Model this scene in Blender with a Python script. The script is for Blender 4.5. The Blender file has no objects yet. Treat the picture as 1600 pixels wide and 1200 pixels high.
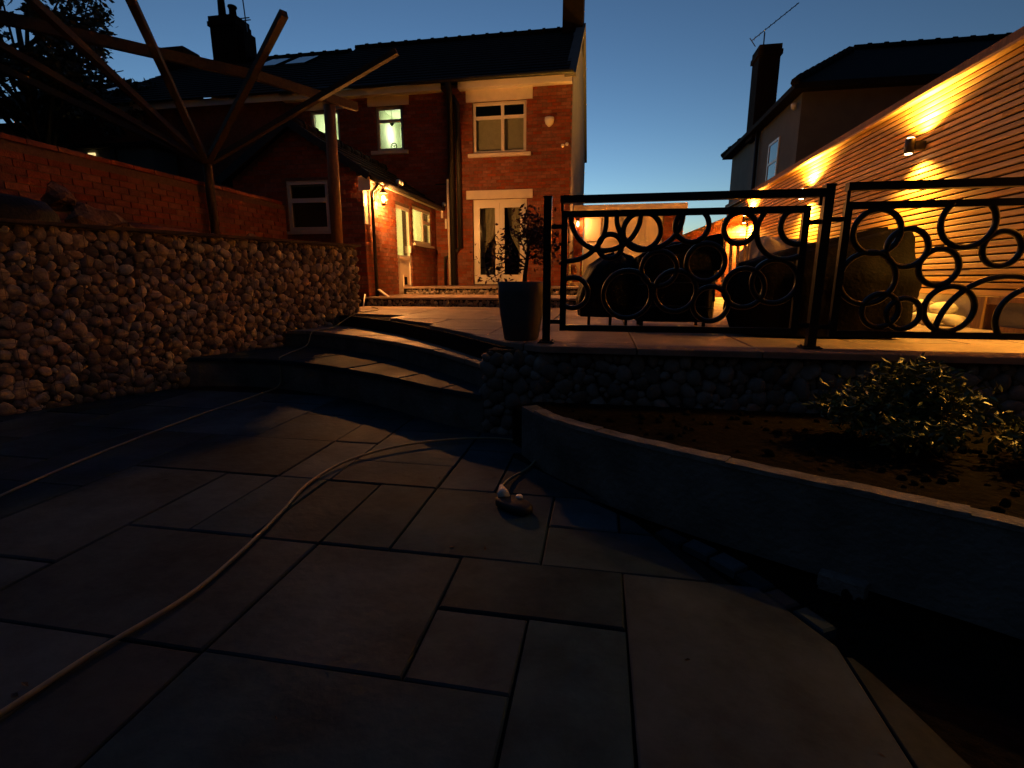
import bpy, math, random
from mathutils import Vector, Matrix, noise
R = math.radians
random.seed(11)
SC = bpy.context.scene
COL = SC.collection

# ---------------------------------------------------------------- camera
cam_d = bpy.data.cameras.new('camera')
cam = bpy.data.objects.new('camera', cam_d); COL.objects.link(cam)
cam_d.sensor_width = 36.0; cam_d.lens = 36.0 * 775 / 1600
cam_d.clip_start = 0.05; cam_d.clip_end = 800
cam.location = (0, 0, 1.16)
cam.rotation_euler = (R(90 - 11.877), 0, R(10.05))
SC.camera = cam

# ---------------------------------------------------------------- dusk sky: sun just below the horizon
world = bpy.data.worlds.new('World'); SC.world = world; world.use_nodes = True
wn = world.node_tree; bg = wn.nodes['Background']
sky = wn.nodes.new('ShaderNodeTexSky'); sky.sky_type = 'NISHITA'; sky.sun_disc = False
sky.sun_elevation = R(-5.0); sky.sun_rotation = R(-21)
sky.air_density = 1.0; sky.dust_density = 0.4; sky.ozone_density = 1.65
wb = wn.nodes.new('ShaderNodeMix'); wb.data_type = 'RGBA'; wb.blend_type = 'MULTIPLY'
wb.inputs[0].default_value = 1.0; wb.inputs[7].default_value = (0.77, 1.09, 1.02, 1)
wn.links.new(sky.outputs[0], wb.inputs[6]); wn.links.new(wb.outputs[2], bg.inputs[0])
bg.inputs[1].default_value = 0.15

SC.view_settings.view_transform = 'Standard'; SC.view_settings.look = 'None'
SC.view_settings.gamma = 1.0; SC.view_settings.exposure = 6.1
EXPO = 2 ** SC.view_settings.exposure      # lamp powers below are written for exposure 0
SC.render.engine = 'CYCLES'
SC.cycles.use_denoising = True
SC.cycles.max_bounces = 6; SC.cycles.diffuse_bounces = 3; SC.cycles.glossy_bounces = 3
SC.cycles.transmission_bounces = 4; SC.cycles.transparent_max_bounces = 8
SC.cycles.caustics_reflective = False; SC.cycles.caustics_refractive = False
SC.cycles.sample_clamp_indirect = 4.0

# ---------------------------------------------------------------- mesh helpers
ORI = {}
class MB:
    def __init__(s): s.v = []; s.f = []
    def box(s, x0, x1, y0, y1, z0, z1):
        n = len(s.v)
        s.v += [(x, y, z) for z in (z0, z1) for y in (y0, y1) for x in (x0, x1)]
        s.f += [tuple(n + i for i in q) for q in ((0, 2, 3, 1), (4, 5, 7, 6), (0, 1, 5, 4), (2, 6, 7, 3), (0, 4, 6, 2), (1, 3, 7, 5))]
        return s
    def bar(s, p, q, w, h, up=(0, 0, 1), taper=1.0):
        p, q = Vector(p), Vector(q); d = (q - p).normalized(); up = Vector(up)
        if abs(d.dot(up)) > 0.99: up = Vector((0, 1, 0))
        a = d.cross(up).normalized(); b = a.cross(d).normalized(); n = len(s.v)
        for c, k in ((p, 1.0), (q, taper)):
            for i, j in ((-1, -1), (1, -1), (1, 1), (-1, 1)):
                s.v.append(tuple(c + a * (w / 2 * k * i) + b * (h / 2 * k * j)))
        s.f += [tuple(n + i for i in t) for t in ((0, 1, 2, 3), (7, 6, 5, 4), (0, 4, 5, 1), (1, 5, 6, 2), (2, 6, 7, 3), (3, 7, 4, 0))]
        return s
    def tube(s, pts, r, n=8, closed=False, caps=True):
        pts = [Vector(p) for p in pts]; k = len(pts); base = len(s.v); prev = None
        for i, p in enumerate(pts):
            if closed: d = pts[(i + 1) % k] - pts[i - 1]
            else: d = pts[min(i + 1, k - 1)] - pts[max(i - 1, 0)]
            d.normalize()
            if prev is None:
                a = d.orthogonal().normalized()
            else:
                a = (prev - d * prev.dot(d)).normalized()
            prev = a; b = d.cross(a); rr = r[i] if isinstance(r, (list, tuple)) else r
            for j in range(n):
                t = 2 * math.pi * j / n
                s.v.append(tuple(p + a * (math.cos(t) * rr) + b * (math.sin(t) * rr)))
        m = k if closed else k - 1
        for i in range(m):
            for j in range(n):
                i2 = (i + 1) % k
                s.f.append((base + i * n + j, base + i * n + (j + 1) % n, base + i2 * n + (j + 1) % n, base + i2 * n + j))
        if not closed and caps:
            s.f.append(tuple(base + j for j in reversed(range(n))))
            s.f.append(tuple(base + (k - 1) * n + j for j in range(n)))
        return s
    def lathe(s, prof, c=(0, 0, 0), n=20, sq=2.0):
        base = len(s.v)
        for r, z in prof:
            for j in range(n):
                t = 2 * math.pi * j / n; cx, cy = math.cos(t), math.sin(t)
                k = 1.0 / ((abs(cx) ** sq + abs(cy) ** sq) ** (1 / sq))
                s.v.append((c[0] + cx * r * k, c[1] + cy * r * k, c[2] + z))
        for i in range(len(prof) - 1):
            for j in range(n):
                s.f.append((base + i * n + j, base + i * n + (j + 1) % n, base + (i + 1) * n + (j + 1) % n, base + (i + 1) * n + j))
        s.f.append(tuple(base + j for j in reversed(range(n))))
        s.f.append(tuple(base + (len(prof) - 1) * n + j for j in range(n)))
        return s
    def prism(s, poly, z0, z1, cham=0.0):
        n = len(poly); b = len(s.v)
        s.v += [(x, y, z0) for x, y in poly]
        if cham:
            cx = sum(p[0] for p in poly) / n; cy = sum(p[1] for p in poly) / n
            s.v += [(x, y, z1 - cham) for x, y in poly]
            top = []
            for x, y in poly:
                L = math.hypot(x - cx, y - cy) or 1
                top.append((x - (x - cx) / L * cham * 1.4, y - (y - cy) / L * cham * 1.4, z1))
            s.v += top; rings = 3
        else:
            s.v += [(x, y, z1) for x, y in poly]; rings = 2
        for r in range(rings - 1):
            for i in range(n):
                j = (i + 1) % n
                s.f.append((b + r * n + i, b + r * n + j, b + (r + 1) * n + j, b + (r + 1) * n + i))
        s.f.append(tuple(b + i for i in reversed(range(n))))
        s.f.append(tuple(b + (rings - 1) * n + i for i in range(n)))
        return s
    def quad(s, a, b, c, d):
        n = len(s.v); s.v += [tuple(a), tuple(b), tuple(c), tuple(d)]; s.f.append((n, n + 1, n + 2, n + 3)); return s
    def mesh(s, name, m=None, smooth=False, off=(0, 0, 0)):
        me = bpy.data.meshes.new(name)
        me.from_pydata([(x - off[0], y - off[1], z - off[2]) for x, y, z in s.v], [], s.f)
        if m: me.materials.append(m)
        me.validate()
        if smooth: me.polygons.foreach_set('use_smooth', [True] * len(me.polygons))
        me.update(); return me
    def build(s, name, m, parent=None, smooth=False):
        off = ORI.get(parent.name, (0, 0, 0)) if parent else (0, 0, 0)
        o = bpy.data.objects.new(name, s.mesh(name, m, smooth, off)); COL.objects.link(o)
        if parent: o.parent = parent
        ORI[o.name] = off
        return o
def tag(o, label=None, cat=None, group=None, kind=None):
    if label: o['label'] = label
    if cat: o['category'] = cat
    if group: o['group'] = group
    if kind: o['kind'] = kind
    return o
def thing(name, loc, label, cat, group=None):
    o = bpy.data.objects.new(name, None); o.empty_display_size = 0.1; COL.objects.link(o)
    o.location = loc; ORI[o.name] = tuple(loc)
    return tag(o, label, cat, group)
def inst(name, me, parent, loc, rot=(0, 0, 0), scale=(1, 1, 1)):
    o = bpy.data.objects.new(name, me); COL.objects.link(o)
    off = ORI.get(parent.name, (0, 0, 0)) if parent else (0, 0, 0)
    o.location = (loc[0] - off[0], loc[1] - off[1], loc[2] - off[2]); o.rotation_euler = rot; o.scale = scale
    if parent: o.parent = parent
    return o
def spline(pts, n=10):
    P = [Vector(p) for p in pts]; P = [2 * P[0] - P[1]] + P + [2 * P[-1] - P[-2]]; out = []
    for i in range(1, len(P) - 2):
        for k in range(n):
            t = k / n; a, b, c, d = P[i - 1], P[i], P[i + 1], P[i + 2]
            out.append(0.5 * ((2 * b) + (c - a) * t + (2 * a - 5 * b + 4 * c - d) * t * t + (3 * b - a - 3 * c + d) * t ** 3))
    out.append(P[-2]); return out

# ---------------------------------------------------------------- materials
def mat(name, col, rough=0.7, var=0.25, scale=8.0, bump=0.0, bscale=30.0, metal=0.0, rnd=0.0, stretch=None, spec=0.5, col2=None, island=False, rvar=0.0):
    m = bpy.data.materials.new(name); m.use_nodes = True
    nt = m.node_tree; N = nt.nodes; L = nt.links; b = N['Principled BSDF']
    b.inputs['Roughness'].default_value = rough; b.inputs['Metallic'].default_value = metal
    b.inputs['Specular IOR Level'].default_value = spec
    geo = N.new('ShaderNodeNewGeometry')
    mp = N.new('ShaderNodeMapping'); L.new(geo.outputs['Position'], mp.inputs[0])
    if stretch: mp.inputs['Scale'].default_value = stretch
    inf = N.new('ShaderNodeObjectInfo')
    rsrc = geo.outputs['Random Per Island'] if island else inf.outputs['Random']
    if rnd:
        add = N.new('ShaderNodeVectorMath'); add.operation = 'MULTIPLY_ADD'
        L.new(rsrc, add.inputs[0]); add.inputs[1].default_value = (37, 23, 51); L.new(mp.outputs[0], add.inputs[2]); vec = add.outputs[0]
    else: vec = mp.outputs[0]
    nz = N.new('ShaderNodeTexNoise'); nz.inputs['Scale'].default_value = scale; nz.inputs['Detail'].default_value = 6; nz.inputs['Roughness'].default_value = 0.65
    L.new(vec, nz.inputs['Vector'])
    rp = N.new('ShaderNodeValToRGB'); L.new(nz.outputs['Fac'], rp.inputs[0])
    c2 = col2 or tuple(c * (1 - var) for c in col); c1 = tuple(min(1, c * (1 + var)) for c in col)
    rp.color_ramp.elements[0].position = 0.3; rp.color_ramp.elements[0].color = (*c2, 1)
    rp.color_ramp.elements[1].position = 0.7; rp.color_ramp.elements[1].color = (*c1, 1)
    out = rp.outputs[0]
    if rnd:
        hs = N.new('ShaderNodeHueSaturation'); L.new(out, hs.inputs['Color'])
        mr = N.new('ShaderNodeMapRange'); mr.inputs[3].default_value = 1 - rnd; mr.inputs[4].default_value = 1 + rnd
        L.new(rsrc, mr.inputs[0]); L.new(mr.outputs[0], hs.inputs['Value'])
        fr = N.new('ShaderNodeMath'); fr.operation = 'MULTIPLY'; fr.inputs[1].default_value = 7.31; L.new(rsrc, fr.inputs[0])
        fc = N.new('ShaderNodeMath'); fc.operation = 'FRACT'; L.new(fr.outputs[0], fc.inputs[0])
        mr2 = N.new('ShaderNodeMapRange'); mr2.inputs[3].default_value = 1 - rnd * 0.9; mr2.inputs[4].default_value = 1 + rnd * 0.6
        L.new(fc.outputs[0], mr2.inputs[0]); L.new(mr2.outputs[0], hs.inputs['Saturation'])
        out = hs.outputs[0]
    L.new(out, b.inputs['Base Color'])
    if rvar:
        n2 = N.new('ShaderNodeTexNoise'); n2.inputs['Scale'].default_value = 1.3; n2.inputs['Detail'].default_value = 4; L.new(geo.outputs['Position'], n2.inputs['Vector'])
        m3 = N.new('ShaderNodeMapRange'); m3.inputs[1].default_value = 0.35; m3.inputs[2].default_value = 0.65
        m3.inputs[3].default_value = rough - rvar; m3.inputs[4].default_value = rough + rvar
        L.new(n2.outputs['Fac'], m3.inputs[0]); L.new(m3.outputs[0], b.inputs['Roughness'])
    if bump:
        bn = N.new('ShaderNodeTexNoise'); bn.inputs['Scale'].default_value = bscale; bn.inputs['Detail'].default_value = 5; L.new(vec, bn.inputs['Vector'])
        bp = N.new('ShaderNodeBump'); bp.inputs['Strength'].default_value = bump; bp.inputs['Distance'].default_value = 0.02
        L.new(bn.outputs['Fac'], bp.inputs['Height']); L.new(bp.outputs[0], b.inputs['Normal'])
    return m
def emit(name, col, st):
    m = bpy.data.materials.new(name); m.use_nodes = True; b = m.node_tree.nodes['Principled BSDF']
    b.inputs['Base Color'].default_value = (*col, 1); b.inputs['Emission Color'].default_value = (*col, 1); b.inputs['Emission Strength'].default_value = st / EXPO
    return m
def glass(name, tint=(0.9, 0.95, 0.95)):
    m = bpy.data.materials.new(name); m.use_nodes = True; nt = m.node_tree; N = nt.nodes; L = nt.links
    N.remove(N['Principled BSDF']); out = N['Material Output']
    t = N.new('ShaderNodeBsdfTransparent'); t.inputs[0].default_value = (*tint, 1)
    g = N.new('ShaderNodeBsdfGlossy'); g.inputs['Roughness'].default_value = 0.03
    f = N.new('ShaderNodeFresnel'); ge = N.new('ShaderNodeNewGeometry'); mr = N.new('ShaderNodeMapRange'); mr.inputs[3].default_value = 1.5; mr.inputs[4].default_value = 1 / 1.5; L.new(ge.outputs['Backfacing'], mr.inputs[0]); L.new(mr.outputs[0], f.inputs[0]); x = N.new('ShaderNodeMixShader')
    L.new(f.outputs[0], x.inputs[0]); L.new(t.outputs[0], x.inputs[1]); L.new(g.outputs[0], x.inputs[2]); L.new(x.outputs[0], out.inputs[0])
    return m
def cloth(name, col):
    m = bpy.data.materials.new(name); m.use_nodes = True; nt = m.node_tree; N = nt.nodes; L = nt.links
    N.remove(N['Principled BSDF']); a = N.new('ShaderNodeBsdfTranslucent'); b = N.new('ShaderNodeBsdfDiffuse'); x = N.new('ShaderNodeMixShader'); x.inputs[0].default_value = 0.35
    n = N.new('ShaderNodeTexNoise'); n.inputs['Scale'].default_value = 3; r = N.new('ShaderNodeValToRGB'); r.color_ramp.elements[0].color = (*[c * .85 for c in col], 1); r.color_ramp.elements[1].color = (*col, 1)
    L.new(n.outputs['Fac'], r.inputs[0]); L.new(r.outputs[0], a.inputs[0]); L.new(r.outputs[0], b.inputs[0])
    L.new(a.outputs[0], x.inputs[1]); L.new(b.outputs[0], x.inputs[2]); L.new(x.outputs[0], N['Material Output'].inputs[0]); return m
M = dict(
 net=cloth('net_curtain', (0.82, 0.76, 0.60)),
 brick=mat('red_brick', (0.225, 0.058, 0.027), 0.85, 0.3, 14, 0.35, 90, rnd=0.22, island=True),
 brick1=mat('red_brick_single', (0.225, 0.064, 0.029), 0.85, 0.3, 14, 0.35, 90, rnd=0.22),
 brickold=mat('old_brick', (0.19, 0.060, 0.032), 0.9, 0.3, 10, 0.5, 60, rnd=0.2, island=True),
 brickshade=mat('shaded_brick', (0.018, 0.012, 0.010), 0.95, 0.3, 10, 0.5, 60, spec=0.1),  # chimney brick with shade put into its colour, so the lamps barely show
 rubblestone=mat('broken_masonry', (0.16, 0.105, 0.075), 0.95, 0.4, 12, 0.8, 40, rnd=0.25, spec=0.05),
 mortar=mat('mortar', (0.13, 0.085, 0.065), 0.95, 0.25, 20, 0.4, 120),
 pebble=mat('river_pebble', (0.25, 0.215, 0.18), 0.85, 0.3, 18, 0.4, 60, rnd=0.55, spec=0.1),
 pebblei=mat('river_pebble_mass', (0.235, 0.20, 0.168), 0.85, 0.3, 18, 0.4, 60, rnd=0.55, island=True, spec=0.1),
 pebbled=mat('shaded_pebble', (0.20, 0.187, 0.17), 0.85, 0.25, 18, 0.3, 70, rnd=0.42, spec=0.15),  # same pebbles as the gabion, shade below the terrace put into the colour
 pebbleshadei=mat('shaded_pebble_mass', (0.20, 0.187, 0.17), 0.85, 0.25, 18, 0.3, 70, rnd=0.42, island=True, spec=0.15),  # joined-mass version of the shade-coloured pebbles
 rubble=mat('rubble_fill', (0.075, 0.06, 0.047), 0.95, 0.4, 25, 0.8, 40, spec=0.05),
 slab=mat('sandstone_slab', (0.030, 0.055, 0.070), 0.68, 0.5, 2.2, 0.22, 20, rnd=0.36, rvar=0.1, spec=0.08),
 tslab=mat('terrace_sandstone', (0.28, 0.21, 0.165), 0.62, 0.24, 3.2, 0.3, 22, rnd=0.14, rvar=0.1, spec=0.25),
 joint=mat('dark_joint', (0.022, 0.021, 0.020), 0.95, 0.3, 30, 0.4, 80, spec=0.05),
 soil=mat('soil', (0.011, 0.009, 0.007), 0.95, 0.5, 12, 0.9, 25, spec=0.04),
 render=mat('grey_render', (0.15, 0.145, 0.135), 0.9, 0.12, 2.2, 0.25, 60),
 cream=mat('cream_render', (0.60, 0.55, 0.44), 0.85, 0.08, 2.5, 0.15, 70),
 darkrender=mat('planter_render', (0.15, 0.15, 0.14), 0.88, 0.45, 3.0, 0.5, 35, spec=0.12),
 coping=mat('pale_coping', (0.22, 0.21, 0.19), 0.8, 0.4, 9, 0.5, 60, spec=0.15),
 upvc=mat('white_upvc', (0.74, 0.70, 0.64), 0.35, 0.04, 2.0),
 stonewhite=mat('painted_stone', (0.68, 0.61, 0.52), 0.7, 0.08, 5.0, 0.1, 40),
 black=mat('black_steel', (0.012, 0.012, 0.012), 0.36, 0.25, 20, 0.06, 150),
 pipe=mat('black_plastic_pipe', (0.014, 0.014, 0.014), 0.5, 0.2, 10),
 roof=mat('roof_tile', (0.014, 0.012, 0.011), 0.95, 0.3, 6, 0.3, 50, rnd=0.2, spec=0.2),
 slat=mat('cedar_slat', (0.55, 0.325, 0.115), 0.65, 0.28, 6.0, 0.16, 30, rnd=0.22, stretch=(8, 0.5, 8)),
 board=mat('dark_backing', (0.03, 0.018, 0.010), 0.9, 0.2, 5),
 timber=mat('weathered_timber', (0.055, 0.042, 0.03), 0.9, 0.35, 9, 0.3, 40, rnd=0.15, stretch=(3, 3, 3)),
 postwood=mat('post_timber', (0.24, 0.125, 0.055), 0.75, 0.3, 9, 0.25, 40, stretch=(5, 5, 0.6)),
 cover=mat('black_cover_fabric', (0.008, 0.008, 0.0075), 0.5, 0.3, 6, 0.35, 40, spec=0.1),
 covergrey=mat('charcoal_cover_fabric', (0.010, 0.0085, 0.006), 0.7, 0.3, 6, 0.35, 40, spec=0.03),
 covertan=mat('pale_cover_fabric', (0.42, 0.37, 0.26), 0.6, 0.15, 6, 0.2, 60),
 pot=mat('charcoal_pot', (0.09, 0.09, 0.092), 0.6, 0.2, 7, 0.1, 60),
 leafd=mat('dark_leaf', (0.045, 0.055, 0.02), 0.5, 0.4, 6, rnd=0.35, island=True),
 leafs=mat('shrub_leaf', (0.085, 0.10, 0.022), 0.38, 0.35, 6, rnd=0.35, island=True),
 leafr=mat('acer_leaf', (0.08, 0.018, 0.015), 0.6, 0.35, 6, rnd=0.35, island=True),
 bark=mat('bark', (0.05, 0.038, 0.028), 0.9, 0.35, 14, 0.6, 60),
 cable=mat('pale_cable', (0.24, 0.21, 0.13), 0.6, 0.2, 20),
 rubber=mat('black_rubber', (0.012, 0.012, 0.013), 0.6, 0.2, 30),
 white=mat('white_plastic', (0.78, 0.76, 0.72), 0.4, 0.03, 4),
 curtain=mat('beige_curtain', (0.42, 0.35, 0.24), 0.9, 0.12, 8),
 room=mat('dark_room', (0.05, 0.045, 0.04), 0.9, 0.2, 3),
 roomlit=mat('pale_green_room', (0.58, 0.62, 0.42), 0.9, 0.05, 2),
 rattan=mat('cream_rattan', (0.50, 0.38, 0.20), 0.7, 0.15, 20),
 whitestone=mat('white_cobble', (0.66, 0.60, 0.46), 0.75, 0.12, 9, 0.2, 60, rnd=0.1),
 alu=mat('aerial_metal', (0.10, 0.10, 0.11), 0.4, 0.1, 10, metal=0.8),
 glass=glass('window_glass'),
 rooflight=mat('rooflight_glass', (0.02, 0.022, 0.025), 0.06, 0.1, 2, spec=0.8),
 lens=emit('lamp_lens', (1.0, 0.72, 0.32), 30),
 bulb=emit('lantern_bulb', (1.0, 0.55, 0.18), 28),
 bulbred=emit('garage_bulb', (1.0, 0.42, 0.16), 22),
 farlit=emit('far_lit_window', (1.0, 0.72, 0.30), 1.2),
)
def lamp(kind, name, loc, parent, energy, col, size=0.03, **kw):
    d = bpy.data.lights.new(name, kind); d.energy = energy / EXPO; d.color = col; d.shadow_soft_size = size
    for k, v in kw.items(): setattr(d, k, v)
    o = bpy.data.objects.new(name, d); COL.objects.link(o); off = ORI[parent.name]
    o.location = tuple(loc[i] - off[i] for i in range(3)); o.parent = parent
    return o

T = 0.69           # terrace level; the lower patio is z = 0

# ================================================================ SETTING
g = MB(); g.box(-200, 200, -200, 200, -0.6, -0.09)
tag(g.build('ground', M['soil']), kind='structure')

# ---- lower patio: slabs laid on a 0.335 module
PEDGE = spline([(-0.60, 3.75, 0), (-0.42, 3.45, 0), (-0.11, 2.88, 0), (0.11, 2.50, 0), (0.33, 2.21, 0), (0.52, 2.03, 0), (0.67, 1.78, 0), (0.80, 1.56, 0), (0.90, 1.28, 0), (0.99, 0.90, 0), (1.02, 0.4, 0), (1.0, -0.4, 0), (0.95, -1.5, 0)], 4)
def clip_half(poly, p, n):
    out = []
    for i in range(len(poly)):
        a, b = poly[i], poly[(i + 1) % len(poly)]
        da = (a[0] - p[0]) * n[0] + (a[1] - p[1]) * n[1]; db = (b[0] - p[0]) * n[0] + (b[1] - p[1]) * n[1]
        if da >= 0: out.append(a)
        if da * db < 0:
            t = da / (da - db); out.append((a[0] + (b[0] - a[0]) * t, a[1] + (b[1] - a[1]) * t))
    return out
def clip_path(poly, path, side, reach=0.9):
    cx = sum(p[0] for p in poly) / len(poly); cy = sum(p[1] for p in poly) / len(poly)
    for i in range(len(path) - 1):
        a, b = path[i], path[i + 1]
        if math.hypot((a.x + b.x) / 2 - cx, (a.y + b.y) / 2 - cy) > reach: continue
        d = (b - a); n = (d.y * side, -d.x * side)
        poly = clip_half(poly, (a.x, a.y), n)
        if len(poly) < 3: return []
    return poly
def area(p): return abs(sum(p[i][0] * p[(i + 1) % len(p)][1] - p[(i + 1) % len(p)][0] * p[i][1] for i in range(len(p)))) / 2
def tiling(nx, ny, fixed, seed):
    rng = random.Random(seed); occ = {}; res = []
    def put(i, j, w, h):
        res.append((i, j, w, h))
        for a in range(i, i + w):
            for b in range(j, j + h): occ[(a, b)] = 1
    for f in fixed: put(*f)
    for j in range(ny):
        for i in range(nx):
            if (i, j) in occ: continue
            opts = [(2, 2), (3, 2), (2, 3), (2, 1), (1, 2), (2, 2), (3, 2)]; rng.shuffle(opts); opts.append((1, 1))
            for w, h in opts:
                if i + w <= nx and j + h <= ny and all((a, b) not in occ for a in range(i, i + w) for b in range(j, j + h)):
                    put(i, j, w, h); break
    return res
S = 0.335; X0 = -0.88 - 15 * S; Y0 = 1.855 - 10 * S
lp = MB(); lp.prism([(-6.2, -1.6), (0.90, -1.6), (0.97, 0.4), (0.93, 0.9), (0.84, 1.28), (0.74, 1.56), (0.45, 2.03), (0.05, 2.5), (-0.17, 2.88), (-0.48, 3.45), (-0.9, 4.4), (-6.2, 6.4)], -0.088, -0.016)
patio = tag(lp.build('lower_patio', M['joint']), kind='structure')
fixed = [(15, 10, 2, 2), (16, 9, 2, 1), (16, 8, 1, 1), (14, 8, 2, 2), (14, 10, 1, 2), (17, 6, 1, 3), (18, 7, 2, 3), (17, 10, 2, 1), (17, 11, 1, 1), (18, 11, 2, 1), (13, 10, 1, 2), (15, 12, 1, 2), (13, 12, 2, 1), (16, 12, 2, 2), (14, 6, 3, 2), (11, 8, 3, 2)]
for i, j, w, h in tiling(21, 18, fixed, 5):
    jt = 0.0045
    x0, x1, y0, y1 = X0 + i * S + jt, X0 + (i + w) * S - jt, Y0 + j * S + jt, Y0 + (j + h) * S - jt
    if y1 < -1.5: continue
    poly = [(x0 + random.uniform(-.003, .003), y0 + random.uniform(-.003, .003)), (x1 + random.uniform(-.003, .003), y0 + random.uniform(-.003, .003)), (x1 + random.uniform(-.003, .003), y1 + random.uniform(-.003, .003)), (x0 + random.uniform(-.003, .003), y1 + random.uniform(-.003, .003))]
    poly = clip_path(poly, PEDGE, 1)
    if len(poly) < 3 or area(poly) < 0.008: continue
    dz = random.uniform(-0.003, 0.003)
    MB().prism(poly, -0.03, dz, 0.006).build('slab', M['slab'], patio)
# small edging setts along the curved patio edge
for k, (x, y, a, l, w) in enumerate([(0.36, 2.20, -46, .13, .07), (0.47, 2.115, -44, .12, .08), (0.565, 2.01, -50, .12, .085), (0.64, 1.90, -58, .12, .08), (0.70, 1.79, -60, .10, .07), (0.77, 1.68, -60, .12, .06)]):
    c, s_ = math.cos(R(a)), math.sin(R(a))
    poly = [(x + c * u - s_ * v, y + s_ * u + c * v) for u, v in ((-l / 2, -w / 2), (l / 2, -w / 2), (l / 2, w / 2), (-l / 2, w / 2))]
    MB().prism(poly, -0.03, 0.003 + 0.003 * (k % 3), 0.007).build('sett', M['slab'], patio)

# ---- steps: concave arcs round the lower patio
C1 = spline([(-4.95, 4.55, 0), (-4.63, 4.70, 0), (-3.76, 4.86, 0), (-2.82, 4.62, 0), (-1.94, 4.20, 0), (-1.30, 3.79, 0), (-0.86, 3.58, 0)], 6)
C2 = spline([(-4.60, 5.70, 0), (-4.31, 5.82, 0), (-3.75, 5.88, 0), (-2.84, 5.47, 0), (-2.16, 5.02, 0), (-1.54, 4.48, 0), (-1.09, 4.00, 0), (-0.84, 3.72, 0)], 6)
C3 = spline([(-4.0, 6.72, 0), (-3.51, 6.55, 0), (-2.67, 5.90, 0), (-2.13, 5.38, 0), (-1.54, 4.72, 0), (-1.06, 4.12, 0), (-0.75, 3.72, 0)], 6)
def step(curve, ztop, name, back):
    poly = [(p.x, p.y) for p in curve] + back
    st = tag(MB().prism(poly, -0.05, ztop - 0.042).build(name, M['darkrender']), kind='structure')
    return st
def treads(st, front, rear, z, n, m):
    def at(cv, t):
        f = t * (len(cv) - 1); i = min(int(f), len(cv) - 2); return cv[i].lerp(cv[i + 1], f - i)
    for k in range(n):
        a, b = k / n, (k + 1) / n; g_ = 0.003
        fr = [at(front, a + g_ + (b - a - 2 * g_) * q / 3) for q in range(4)]
        rr = [at(rear, a + g_ + (b - a - 2 * g_) * q / 3) for q in range(4)]
        poly = []
        for p, q in zip(fr, rr):
            d = (p - q).normalized(); poly.append(tuple((p + d * 0.025)[:2]))
        for p, q in reversed(list(zip(fr, rr))):
            d = (q - p).normalized(); poly.append(tuple((q + d * 0.04)[:2]))
        MB().prism(poly, z - 0.04, z + random.uniform(-.002, .002), 0.006).build('tread_slab', m, st)
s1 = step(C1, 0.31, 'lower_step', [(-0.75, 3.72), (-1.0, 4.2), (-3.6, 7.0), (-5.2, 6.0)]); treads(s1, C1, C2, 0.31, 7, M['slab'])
s2 = step(C2, 0.51, 'middle_step', [(-0.7, 3.75), (-0.9, 4.3), (-3.4, 7.2), (-4.8, 6.6)]); treads(s2, C2, C3, 0.51, 7, M['tslab'])

# ---- terrace
TE = C3 + [Vector((-0.40, 3.56, 0)), Vector((4.2, 3.56, 0))]
ter = [(p.x, p.y) for p in C3] + [(-0.38, 3.66), (4.0, 3.66), (4.0, 18), (-9.0, 18), (-9.0, 7.4), (-4.3, 7.2)]
terrace = tag(MB().prism(ter, -0.05, T - 0.034).build('terrace', M['joint']), kind='structure')
S2 = 0.41
TEp = [Vector((p.x, p.y, 0)) for p in C3[:-2]] + [Vector((-0.42, 3.545, 0)), Vector((0.4, 3.535, 0)), Vector((1.2, 3.535, 0)), Vector((2.0, 3.535, 0)), Vector((2.8, 3.535, 0)), Vector((3.4, 3.535, 0)), Vector((4.2, 3.535, 0))]
for i, j, w, h in tiling(20, 27, [], 9):
    jt = 0.005
    x0, x1, y0, y1 = -4.25 + i * S2 + jt, -4.25 + (i + w) * S2 - jt, 3.40 + j * S2 + jt, 3.40 + (j + h) * S2 - jt
    x1 = min(x1, 3.76)
    if x1 - x0 < 0.05: continue
    cx, cy = (x0 + x1) / 2, (y0 + y1) / 2
    if x1 < -4.6: continue
    poly = clip_path([(x0, y0), (x1, y0), (x1, y1), (x0, y1)], TEp, -1, 1.1)
    if len(poly) < 3 or area(poly) < 0.01: continue
    cx = sum(p[0] for p in poly) / len(poly); cy = sum(p[1] for p in poly) / len(poly)
    # drop anything left on the wrong side of the step curve
    near = min(range(len(TEp) - 1), key=lambda q: (TEp[q].x - cx) ** 2 + (TEp[q].y - cy) ** 2)
    d = TEp[near + 1] - TEp[near]
    if (cx - TEp[near].x) * -d.y + (cy - TEp[near].y) * d.x < 0: continue
    if cx < -3.5 and cy < 6.9: continue
    MB().prism(poly, T - 0.045, T + random.uniform(-.002, .002), 0.005).build('slab', M['tslab'], terrace)

# ---- pebble meshes
def pebble_mesh(k, m, amp=0.42, smooth=True):
    rng = random.Random(100 + k)
    import bmesh
    bm = bmesh.new(); bmesh.ops.create_icosphere(bm, subdivisions=2, radius=1.0)
    o = Vector((rng.uniform(0, 50), rng.uniform(0, 50), rng.uniform(0, 50)))
    for v in bm.verts:
        d = 1 + amp * noise.noise(v.co * 0.9 + o) + amp * 0.4 * noise.noise(v.co * 2.0 + o)
        v.co = Vector((v.co.x * d, v.co.y * d, v.co.z * d))
        for ax in range(3): v.co[ax] = math.copysign(abs(v.co[ax]) ** 0.88, v.co[ax])
    me = bpy.data.meshes.new('pebble'); bm.to_mesh(me); bm.free(); me.materials.append(m)
    me.polygons.foreach_set('use_smooth', [smooth] * len(me.polygons)); return me
PEBR = [pebble_mesh(k + 40, M['rubblestone'], 0.95, False) for k in range(6)]
PEB = [pebble_mesh(k, M['pebble']) for k in range(12)]
PEBD = [pebble_mesh(k, M['pebbled']) for k in range(8)]
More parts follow.
